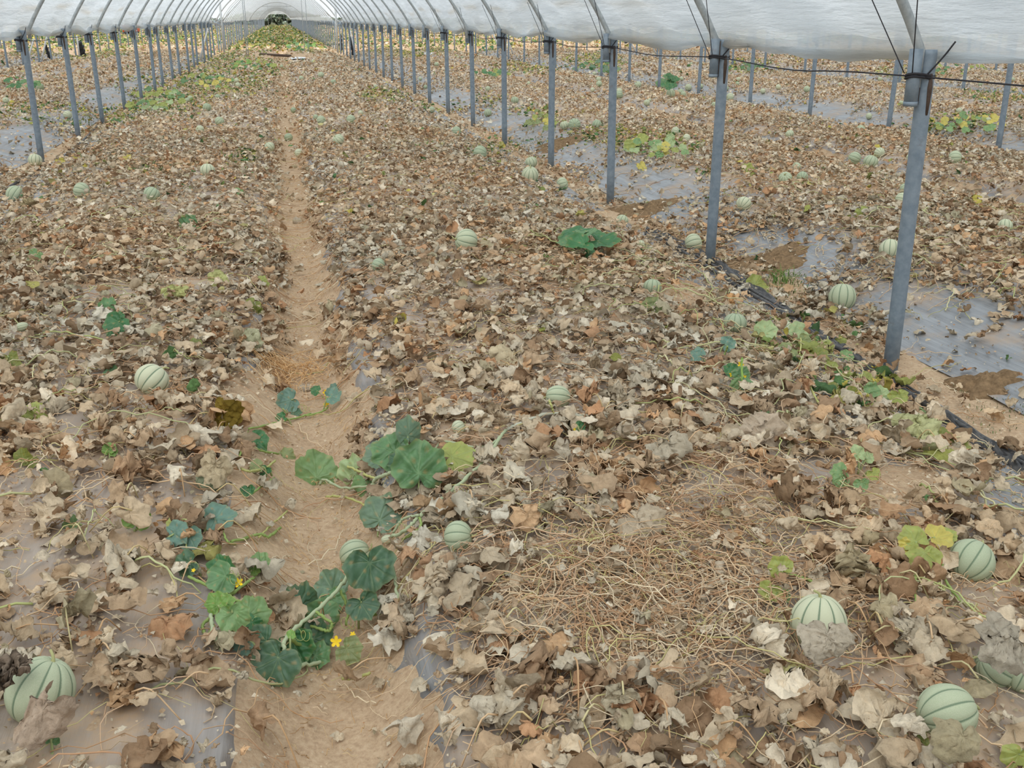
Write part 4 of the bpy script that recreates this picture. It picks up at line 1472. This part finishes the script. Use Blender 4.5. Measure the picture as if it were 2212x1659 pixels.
plant('melon_shoot', 'upright shoot with tiny yellow flowers and dusty leaves, right side of the right bed', 1601, 850,
      [(1574, 742, 40, 60, 20, 'blue', .09), (1507, 766, 40, 45, 150, 'blue', .05), (1603, 808, 44, 65, 60, 'mid', .07), (1612, 830, 36, 55, 10, 'mid', .05), (1590, 832, 34, 55, 190, 'light', .04), (1577, 800, 40, 50, 150, 'deep', .05)],
      [([(1601, 852, 0), (1603, 825, .06), (1602, 790, .12), (1603, 772, .15)], .0045, (140, 172, 90)), ([(1560, 776, .02), (1568, 758, .06), (1572, 748, .09)], .004, GV)], [(1600, 787, 13, 70, .12), (1581, 809, 12, 60, .06), (1608, 815, 10, 70, .06)])
plant('melon_vine', 'yellowing leaves with green centres in front of a melon, right side of right bed', 1995, 1210,
      [(1972, 1160, 70, 40, 110, 'yg', .09), (2030, 1160, 70, 22, 10, 'yellow', .09), (1998, 1208, 80, 45, 270, 'yg', .07), (1955, 1180, 40, 50, 200, 'yellow', .07), (2050, 1155, 44, 40, 30, 'yg', .08)],
      [([(1960, 1180), (1975, 1225), (1978, 1300)], .0036, GV, .04), ([(2035, 1220), (2040, 1250), (2075, 1300)], .0034, GV, .04), ([(2010, 1280), (2030, 1260), (2040, 1280), (2020, 1290)], .003, YV, .04)])
plant('melon_vine', 'pale green seedling-like vine on bare plastic at the right of the bed', 1845, 1030,
      [(1851, 978, 44, 55, 100, 'pale', .08), (1876, 988, 30, 50, 40, 'pale', .06), (1812, 1020, 46, 50, 180, 'light', .06), (1815, 1038, 40, 45, 250, 'light', .04), (1862, 1048, 36, 60, 280, 'light', .04), (1887, 1026, 34, 55, 300, 'yg', .03)],
      [([(1840, 1040, 0), (1841, 1010, .04), (1845, 990, .07)], .0036, PV), ([(1841, 1010, .04), (1862, 1000, .04), (1866, 985, .06)], .003, PV)])
plant('melon_vine', 'wilting vine with yellow-green leaves along the folded plastic edge, left of the nearest post', 1740, 760,
      [(1655, 712, 56, 55, 60, 'pale', .09), (1722, 716, 50, 50, 200, 'pale', .08), (1735, 742, 50, 45, 300, 'wilt', .06), (1770, 770, 52, 50, 330, 'olive', .05), (1700, 760, 50, 40, 220, 'wilt', .05), (1800, 800, 44, 45, 10, 'yg', .05), (1830, 768, 34, 45, 40, 'light', .04), (1785, 745, 40, 45, 60, 'yg', .05)],
      [([(1630, 760), (1635, 725, .06), (1645, 715, .08)], .0036, PV), ([(1730, 730, .08), (1728, 760, .05), (1716, 790, .02)], .0038, YV), ([(1745, 815, .06), (1760, 855, .05), (1788, 900, .02)], .0042, YV), ([(1640, 770), (1680, 800), (1720, 815)], .0034, YV, .03)])
plant('melon_vine', 'yellow-green leaves scattered in a line in front of the foot of the nearest post', 1860, 860,
      [(1836, 856, 48, 55, 300, 'olive', .05), (1885, 840, 40, 55, 60, 'light', .06), (1905, 850, 46, 50, 30, 'pale', .05), (1940, 860, 48, 55, 280, 'yg', .06), (1800, 842, 40, 45, 200, 'olive', .04), (1870, 815, 36, 45, 100, 'yg', .04), (1990, 890, 30, 40, 20, 'light', .03), (2040, 950, 60, 40, 330, 'olive', .04), (2080, 965, 40, 40, 350, 'yg', .03)],
      [([(1880, 880), (1930, 885), (1960, 875)], .003, GV, .03)])
plant('melon_shoot', 'tiny green shoot with a single yellow flower in the middle of the right bed', 1252, 935,
      [(1254, 919, 26, 60, 60, 'deep', .03), (1245, 928, 22, 50, 200, 'light', .02)], [([(1250, 945, 0), (1252, 930, .03)], .0025, GV)], [(1257, 937, 15, 70, .025), (1240, 927, 8, 60, .03)])
plant('melon_shoot', 'yellow-green leaf pair on dry litter left of the leaf-draped melon', 1680, 1250,
      [(1684, 1222, 60, 60, 120, 'yg', .06), (1662, 1280, 58, 50, 240, 'yg', .04), (1692, 1290, 40, 50, 300, 'light', .03)], [([(1700, 1240), (1740, 1250), (1765, 1262)], .0036, GV, .04)])
for (px, py, w, c_, lab) in [(22, 778, 46, 'olive', 'lone dark yellow-green leaf at the left border'), (72, 888, 60, 'yg', 'upright yellowing leaf on the left bed'), (55, 985, 50, 'olive', 'yellow-green leaf with brown edge at the left border'), (410, 480, 46, 'mid', 'green leaf pair on the left bed level with the stone'),
                            (75, 555, 40, 'light', 'pale green shoot at the left border'), (240, 800, 36, 'mid', 'small mid-green leaf left of the lone melon'), (235, 968, 34, 'bright', 'small bright green leaf between dry leaves of the left bed'), (420, 745, 40, 'olive', 'olive leaf folded in half on the left bed'),
                            (565, 605, 30, 'yg', 'yellow-green leaf at the left lip of the path'), (545, 660, 40, 'olive', 'olive-yellow leaf hanging into the path'), (515, 415, 24, 'light', 'light green leaf beside the path, far side of the left bed'), (275, 343, 22, 'yellow', 'round yellow leaf on the left bed behind the twin melons'),
                            (130, 352, 26, 'yellow', 'yellow leaf pair at the foot of the front left post'), (1410, 660, 50, 'wilt', 'wilted olive leaf on the right bed in front of the leaf-topped melon'), (1635, 610, 46, 'yg', 'yellow-green leaf on a stalk in the furrow right of the second right post'),
                            (1985, 1590, 40, 'olive', 'olive leaf by the vine-looped melon'), (2195, 1640, 70, 'yg', 'yellow-green leaf in the lower right corner'), (1640, 880, 40, 'light', 'light green leaf below the upright shoot'), (110, 1590, 36, 'mid', 'small green leaf below the corner melon'),
                            (1865, 460, 40, 'yg', 'yellow-green leaf on the bed beyond the posts'), (1615, 365, 34, 'yg', 'yellow-green leaves right of the second right post'), (1385, 358, 22, 'yellow', 'orange-yellow leaf on the bare plastic right of the third post')]:
    plant('melon_shoot', lab, px, py + w * .3, [(px, py, w, 55, random.choice([60, 100, 300, 240]), c_, .04 if py > 500 else .05), (px + w * .35, py + w * .3, w * .6, 45, random.choice([20, 330]), c_, .025)])


def patch(label, px, py, rx, ry, nleaf, cols, lift, w0):
    """a plant that still has its foliage: many leaves on runners"""
    o = bpy.data.objects.new('melon_plant', None)
    COL.objects.link(o)
    o.location = hit(px, py, 0)
    tag(o, label, 'plant', 'green melon plants still in leaf')
    for k in range(nleaf):
        a = random.uniform(0, 6.28); q = math.sqrt(random.random())
        add_leaf(o, px + rx * q * math.cos(a), py + ry * q * math.sin(a), w0 * random.uniform(.7, 1.25), random.uniform(20, 60), random.uniform(0, 360), random.choice(cols), lift * random.uniform(.3, 1.2), 1, True)
    add_stem(o, [(px - rx * .8, py + ry * .3), (px, py), (px + rx * .8, py + ry * .2)], .006, GV, .03)


patch('dark green broad-leaved plant standing up on the second bed beyond the right posts', 1445, 176, 20, 12, 9, ['deep', 'deep', 'mid'], .22, 26)
patch('wide green plant on the far bed behind the third right post', 1290, 145, 52, 12, 27, ['deep', 'mid', 'grey', 'yg'], .16, 13)
patch('green plant on the far bed just right of the second right post', 1615, 146, 46, 7, 18, ['deep', 'mid', 'grey'], .14, 13)
patch('green plant on the bed beyond the left posts at the left border', 38, 180, 48, 9, 24, ['deep', 'mid', 'deep', 'light'], .16, 15)
patch('row of green leaves behind the fourth right post', 1065, 157, 40, 7, 20, ['deep', 'mid', 'yg'], .14, 12)
patch('small green plant in the far bays between the fourth and fifth right posts', 1050, 104, 20, 5, 9, ['deep', 'mid'], .16, 8)
patch('green plants beside the cross path on the left bed of the central tunnel', 545, 140, 60, 9, 26, ['deep', 'mid', 'yg', 'bright'], .14, 12)
patch('yellow-green leaves lining the foot of the left posts', 330, 215, 70, 24, 36, ['yg', 'yg', 'mid', 'light', 'pale'], .13, 17)
patch('yellow-green leaves at the foot of the left posts, nearer the path junction', 455, 175, 60, 16, 26, ['yg', 'mid', 'light', 'yellow'], .13, 13)
patch('yellow-green leaves climbing the plastic beyond the third right post', 1420, 318, 70, 24, 24, ['yg', 'light', 'pale', 'yellow'], .13, 24)
patch('yellowing leaves beyond the fourth right post', 1180, 258, 56, 18, 18, ['yg', 'yellow', 'wilt'], .12, 18)
patch('yellow-green leaves on the plastic, left of the nearest post and far down the second row', 2080, 265, 90, 16, 24, ['yg', 'yellow', 'light'], .14, 20)
patch('green leaves among the far beds right of the nearest post', 2060, 150, 90, 10, 24, ['mid', 'yg', 'deep'], .14, 12)
patch('green foliage along the foot of the right posts beyond the cross path', 650, 100, 40, 8, 24, ['bright', 'mid', 'deep'], .2, 9)

# weeds and grass of the furrows
def weeds(label, px, py, rx, ry, nb, hgt, cols):
    m = MB()
    for k in range(nb):
        a = random.uniform(0, 6.28); q = math.sqrt(random.random())
        P = hit(px + rx * q * math.cos(a), py + ry * q * math.sin(a), 0)
        P[2] = height(P[0], P[1]) + .004
        col = lin(random.choice(cols)) * random.uniform(.8, 1.15)
        h = hgt * random.uniform(.4, 1.1)
        b = random.uniform(0, 6.28)
        lean = np.array([math.cos(b), math.sin(b), 0]) * h * random.uniform(.3, 1.0)
        sd = np.array([-math.sin(b), math.cos(b), 0]) * h * random.uniform(.05, .2)
        V = [P - sd * .5, P + sd * .5, P + lean * .5 + [0, 0, h * .7] + sd, P + lean * .5 + [0, 0, h * .7] - sd, P + lean + [0, 0, h * .75]]
        m.add(V, [(0, 1, 2, 3)], [(3, 2, 4)], col)
    tag(m.build('weeds', M_GREEN, smooth=False), label, 'weeds', kind='stuff')


GW = [(104, 124, 66), (86, 110, 58), (128, 136, 80), (112, 104, 66)]
weeds('small green weeds in the furrow between the first two right posts', 1700, 625, 60, 36, 420, .03, GW)
weeds('mossy green weeds on the soil in front of the nearest post', 2150, 900, 70, 40, 160, .016, GW)
weeds('mossy weeds on the dark mound right of the nearest post', 2115, 838, 60, 18, 260, .016, GW)
weeds('mossy green weeds at the right furrow behind the fourth right post', 1150, 312, 60, 14, 360, .035, GW)
weeds('feathery green weeds in the left bed behind the twin melons', 330, 365, 60, 14, 420, .05, GW)
weeds('feathery green weeds at the foot of the left posts', 210, 348, 50, 16, 420, .05, GW)
weeds('green weeds in the left furrow between the second and third posts', 190, 275, 60, 22, 420, .05, GW)
gt = MB()
for k in range(34):
    P = hit(1690 + random.gauss(0, 12), 612 + random.gauss(0, 5), 0)
    a = random.uniform(0, 6.28); h = random.uniform(.06, .14)
    d = np.array([math.cos(a), math.sin(a), 0])
    gt.tube(spline([P, P + d * h * .25 + [0, 0, h * .6], P + d * h * .8 + [0, 0, h * random.uniform(.5, .9)]], 6), [.0022, .002, .0018, .0014, .001, .0004], 4, lin(random.choice([(92, 128, 58), (110, 142, 70)])), cap=False)
tag(gt.build('grass_tuft', M_VINE), 'tuft of green grass blades in the furrow right of the second right post', 'grass')

# ------------------------------------------------------------------ furrow: folded plastic edge, hoses, mounds, stones
for (pts, r, lab) in [([(1395, 505), (1440, 524), (1525, 574), (1600, 622), (1680, 668), (1760, 722), (1850, 775), (1920, 822), (2010, 880), (2120, 945), (2225, 1000)], .014, 'dusty black drip hose running past the feet of the nearest posts'),
                      ([(1420, 508), (1530, 566), (1610, 618), (1700, 672), (1790, 736), (1925, 815), (2060, 900), (2150, 965), (2225, 1010)], .010, 'second thinner black hose beside the drip hose along the right furrow'),
                      ([(0, 415), (30, 398), (70, 378), (120, 352), (170, 312), (220, 262)], .014, 'dark hose along the foot of the left posts')]:
    P = [hit(x, y, .03) for x, y in pts]
    m = MB(); m.tube(spline(P, len(P) * 8), r, 8)
    tag(m.build('drip_hose', M_HOSE), lab, 'hose')


def ribbon(pts, w, lab):
    P = spline([hit(x, y, .006) for x, y in pts], 70)
    T = np.gradient(P, axis=0); T /= np.linalg.norm(T, axis=1)[:, None]
    S = np.cross(T, [0, 0, 1.0])
    prof = [(-1, 0), (-.75, .022), (-.45, .03), (-.2, .012), (.05, .024), (.35, .034), (.7, .02), (1, -.004)]
    V = []
    for i in range(len(P)):
        for (a, z) in prof:
            q = P[i] + S[i] * a * w * (1 + .15 * math.sin(i * .7 + a * 3))
            V.append((q[0], q[1], float(height(q[0], q[1])) + .006 + z * (1 + .4 * math.sin(i * .9 + a * 5))))
    n_ = len(prof)
    i = np.arange(len(P) - 1)[:, None] * n_ + np.arange(n_ - 1)[None]
    o = link('plastic_strip', new_mesh('plastic_strip', V, np.stack([i, i + 1, i + n_ + 1, i + n_], -1).reshape(-1, 4), None, True, M_HOSE))
    tag(o, lab, 'plastic strip')


ribbon([(1400, 500), (1440, 515), (1500, 545), (1560, 578), (1640, 635), (1720, 690), (1800, 742)], .035, 'folded edge of the plastic sheet running past the second right post')
ribbon([(1800, 745), (1860, 790), (1940, 842), (2050, 915), (2150, 980), (2220, 1030)], .035, 'folded edge of the plastic sheet running past the nearest post')
for (px, py, rx, ry, hgt, lab) in [(1665, 568, .30, .26, .055, 'dark crumbly soil mound on the plastic right of the second right post'), (2125, 835, .17, .13, .05, 'dark crumbly soil mound on the plastic right of the nearest post'),
                                   (1390, 455, .3, .3, .05, 'low soil mound beside the foot of the third right post'), (1215, 312, .4, .35, .06, 'mossy soil mound beyond the fourth right post')]:
    c0 = hit(px, py, 0)
    a = np.linspace(0, 2 * math.pi, 40, endpoint=False); q = np.linspace(0, 1, 12)
    A, Qq = np.meshgrid(a, q)
    rag = 1 + .25 * np.sin(A * 3 + px) + .16 * np.sin(A * 7 + py) + .1 * np.sin(A * 13 + px)
    X = c0[0] + rx * Qq * rag * np.cos(A); Y = c0[1] + ry * Qq * rag * np.sin(A)
    Z = height(X, Y) + .004 + hgt * (1 - Qq ** 2) * (1 + .25 * np.sin(X * 60) * np.sin(Y * 53)) + .010 * np.sin(X * 150 + Y * 40) * np.sin(Y * 140) * (1 - Qq) - .012 * Qq ** 6
    i = np.arange(11)[:, None] * 40; j = np.arange(40)[None]; j2 = (j + 1) % 40
    o = link('soil_mound', new_mesh('soil_mound', np.stack([X, Y, Z], -1).reshape(-1, 3), np.stack([i + j, i + j2, i + 40 + j2, i + 40 + j], -1).reshape(-1, 4), None, True, M_MOUND))
    tag(o, lab, 'soil mound')


def stone(px, py, w, lab, mat=M_STONE, flat=.7):
    P = hit(px, py, .01)
    r = w / 2 * dist(P) / F_PX
    r_ = np.random.default_rng(int(px))
    V = []; n1, n2 = 9, 14
    for i in range(n1):
        v = math.pi * i / (n1 - 1)
        for j in range(n2):
            u_ = 2 * math.pi * j / n2
            V.append((math.sin(v) * math.cos(u_), math.sin(v) * math.sin(u_), math.cos(v) * flat))
    V = crumple(np.array(V), r_, .12, 1.6) * r
    i = np.arange(n1 - 1)[:, None] * n2; j = np.arange(n2)[None]; j2 = (j + 1) % n2
    o = link('stone', new_mesh('stone', V, np.stack([i + j, i + n2 + j, i + n2 + j2, i + j2], -1).reshape(-1, 4), None, True, mat))
    o.location = P
    tag(o, lab, 'stone')


stone(644, 479, 24, 'brown earthy stone on the right edge of the path')
stone(1349, 427, 12, 'small pale stone on the plastic right of the third right post')
stone(660, 838, 40, 'flat pale stone on the path behind the small flowering plant', flat=.3)
stone(1464, 493, 8, 'small white stone in the furrow left of the second right post')

# ------------------------------------------------------------------ the cross path, end frames, far things
def pole_thing(name, pts, r, mat, label, cat, k=8):
    m = MB(); m.tube(pts, r, k)
    return tag(m.build(name, mat), label, cat)


XL, XR = row_x(-1), row_x(0)
for side, x in (('left', XL + .35), ('right', XR - .2)):
    m = MB()
    m.tube([(x, BREAK_Y + .2, -.1), (x, BREAK_Y + .2, 2.6)], .05, 10)
    o = m.build('end_post', M_HOOP)
    tag(o, 'thick pale end post on the %s of the cross path' % side, 'post')
    m = MB()
    sg = 1 if side == 'left' else -1
    for a, b_ in (((x, BREAK_Y + .2, 1.45), (x - .9 * sg, BREAK_Y - .4, 1.95)), ((x, BREAK_Y + .2, 1.3), (x - .9 * sg, BREAK_Y - 1.2, 1.75)), ((x, BREAK_Y + .2, 1.5), (x + 1.0 * sg, BREAK_Y + .3, 2.5)), ((x - 1.0 * sg, BREAK_Y - 1, 1.0), (x, BREAK_Y + .2, 1.6))):
        m.tube([a, b_], .022, 6)
    m.build('brace', M_HOOP, o)
for y, lab in ((53.9, 'first'), (118.0, 'second'), (180.0, 'third')):
    hx2, hz2 = arch(XL, XR, 40)
    m = MB(); m.tube(np.stack([hx2, hx2 * 0 + y, hz2], -1), .03, 8)
    o = m.build('crossbar_arch', M_HOOP)
    tag(o, '%s steel arch with a crossbar along the far half of the tunnel' % lab, 'arch frame')
    m = MB(); m.tube([(BC - 1.55, y, 2.88), (BC + 1.55, y, 2.88)], .022, 6); m.build('crossbar', M_HOOP, o)
    for sx in (-1.0, 1.0):
        m = MB(); m.tube([(BC + sx, y, 0), (BC + sx, y, 3.1)], .02, 6)
        if y > 60: m.build('upright', M_HOOP, o)
for px, pyb, nm in ((534, 125, 'left one of the left pair'), (537.5, 124, 'right one of the left pair'), (658, 112, 'left one of the right pair'), (667, 116, 'right one of the right pair')):
    P = hit(px, pyb, 0)
    pole_thing('thin_pole', [(P[0], P[1], -.05), (P[0], P[1], 3.0)], .014, M_HOOP, 'thin upright pole at the cross path, ' + nm, 'pole')

BR = [((429, 134), (449, 62), 'white leaning brace at the left posts by the cross path, left one'), ((436, 132), (438, 66), 'white leaning brace at the left posts by the cross path, right one'), ((768, 122), (757, 66), 'white leaning brace at the right posts by the cross path, left one'), ((776, 127), (769, 70), 'white leaning brace at the right posts by the cross path, right one'),
      ((88, 136), (101, 78), 'white brace leaning right in the first bay beyond the left posts'), ((55, 143), (73, 84), 'white brace behind the front left post'), ((172, 127), (166, 78), 'white pole beside the black cloth beyond the left posts'),
      ((1083, 114), (1064, 70), 'white brace leaning left behind the fifth right post'), ((1110, 119), (1097, 86), 'white brace leaning left behind the fourth right post'), ((1377, 115), (1355, 78), 'white brace leaning left, right of the third right post'), ((1420, 118), (1402, 88), 'white brace leaning left, second one right of the third right post')]
for (b_, t_, lab) in BR:
    A = hit(*b_, 0)
    ztop = None
    d = ray(*t_)
    k = (A @ _F) / (d @ _F)
    Bp = CAM + d * k
    pole_thing('white_brace', [A - [0, 0, .05], Bp], .028, M_WHITE, lab, 'brace')


def cloth(px0, py0, px1, py1, w, lab):
    """black plastic bundled and hanging on a pole"""
    A = hit(px1, py1, 0); k = A @ _F
    d = ray(px0, py0); Bp = CAM + d * (k / (d @ _F))
    m = MB()
    r = w / 2 * k / F_PX
    n_ = 14
    t = np.linspace(0, 1, n_)[:, None]
    rr = r * (.55 + .45 * np.sin(np.linspace(.2, 2.6, n_))) * (1 + .25 * np.sin(np.arange(n_) * 1.9))
    m.tube(Bp * (1 - t) + A * t, rr, 9)
    o = m.build('black_bundle', M_BLACK)
    tag(o, lab, 'plastic bundle')


cloth(735, 74, 737, 112, 7, 'black plastic tied round the right end post at the cross path')
cloth(759, 80, 764, 122, 8, 'black plastic bundle hanging among the white braces, right side')
cloth(171, 90, 181, 124, 13, 'black plastic hanging on a pole beyond the left posts')
cloth(98, 96, 108, 128, 7, 'black plastic strip on a pole, left of the hanging bundle')
cloth(1358, 78, 1354, 104, 13, 'black plastic sack hung on a post right of the third right post')

for (px, py, rx, ry, lab, mt) in [(640, 127, 20, 5, 'pale plastic sheet lying on the cross path', M_WHITE), (925, 117, 20, 4, 'pale blue-grey plastic sheet at the end of the first bay on the right', M_WHITE), (500, 117, 22, 4, 'grey plastic fold at the left side of the cross path', M_MULCH), (1185, 118, 26, 5, 'grey plastic fold far behind the fourth right post', M_MULCH)]:
    c0 = hit(px, py, 0); sc = dist(c0) / F_PX
    a = np.linspace(0, 2 * math.pi, 28, endpoint=False); q = np.linspace(0, 1, 7)
    A, Qq = np.meshgrid(a, q)
    X = c0[0] + rx * sc * Qq * np.cos(A); Y = c0[1] + 1.0 * Qq * np.sin(A)
    Z = height(X, Y) + .03 + .05 * np.sin(X * 5 + Y * 3) * (1 - Qq)
    i = np.arange(6)[:, None] * 28; j = np.arange(28)[None]; j2 = (j + 1) % 28
    o = link('plastic_sheet', new_mesh('plastic_sheet', np.stack([X, Y, Z], -1).reshape(-1, 3), np.stack([i + j, i + j2, i + 28 + j2, i + 28 + j], -1).reshape(-1, 4), None, True, mt))
    tag(o, lab, 'plastic sheet')
P0 = hit(562, 117, .02); P1 = hit(628, 121, .02)
pole_thing('ground_pipe', spline([P0, (P0 + P1) / 2, P1], 12), .05, M_RUST, 'rust-red pipe lying across the path between the two halves of the tunnel', 'pipe')

# orange trailer far left
P = hit(285, 77, 0)
kx = dist(P) / F_PX
o = bpy.data.objects.new('farm_trailer', None); COL.objects.link(o); o.location = P
tag(o, 'orange farm trailer parked far away beyond the left posts', 'trailer')
m = MB(); m.box((-14 * kx, -1.2, .32), (14 * kx, 1.2, .84)); m.box((-14.6 * kx, -1.3, .8), (14.6 * kx, 1.3, .88)); m.build('body', M_ORANGE, o, False)
m = MB(); m.box((-12 * kx, -1.0, .2), (13 * kx, 1.0, .32)); m.build('chassis', M_BLACK, o, False)
for sx in (-8, 8):
    m = MB(); m.tube([(sx * kx, -1.25, .18), (sx * kx, -.95, .18)], .2, 16); m.build('wheel', M_BLACK, o)

# end wall of the tunnel: film above, open doorway below
ex, ez = arch(XL, XR, 40)
dx_ = [(-2.75, 1.45), (-1.75, 2.55), (1.75, 2.55), (2.75, 1.45)]
V = []
inn = np.interp(ex, [BC + a for a, _ in dx_], [b for _, b in dx_])
inn = np.minimum(inn, ez - .01)
V = np.vstack([np.stack([ex, ex * 0 + FAR_Y, ez], -1), np.stack([ex, ex * 0 + FAR_Y, inn], -1)])
i = np.arange(39)
tagc = np.tile(FILM_COL, (80, 1))
o = link('end_film', new_mesh('end_film', V, np.stack([i, i + 1, i + 41, i + 40], -1), tagc, True, M_FILM))
tag(o, 'film closing the top of the far tunnel end above its doorway', 'plastic film')

# hedge behind the field
hm_ = MB()
nb = 16000
hxs = np.where(rng.random(nb) < .25, rng.uniform(-10, 10, nb), rng.uniform(-150, 230, nb)); hy = 262 + rng.normal(0, 2.2, nb); hzv = rng.random(nb) ** .8 * (1.75 + 1.5 * np.exp(-(hxs / 9) ** 4) + .1 * np.sin(hxs * .57)) - .2
s = rng.uniform(.3, .7, nb)
Rm = rotmats(rng.uniform(0, 6.28, nb), rng.uniform(0, 1.4, nb), rng.uniform(0, 6.28, nb))
quad = np.array([(-1, -.7, 0), (1, -.6, .1), (.8, .8, 0), (-.7, .7, .15)])
Wd = np.einsum('nij,nkj->nki', Rm, quad[None] * s[:, None, None]) + np.column_stack([hxs, hy, hzv])[:, None]
hc = np.array([lin(c) for c in [(140, 158, 138), (132, 148, 130), (150, 164, 142), (142, 150, 132)]])[rng.integers(0, 4, nb)]
o = link('hedge', new_mesh('hedge', Wd.reshape(-1, 3), np.arange(nb * 4).reshape(-1, 4), np.repeat(hc, 4, 0), False, M_GREEN))
tag(o, 'dark green hedge closing the field behind the far tunnel end', 'hedge', kind='stuff')
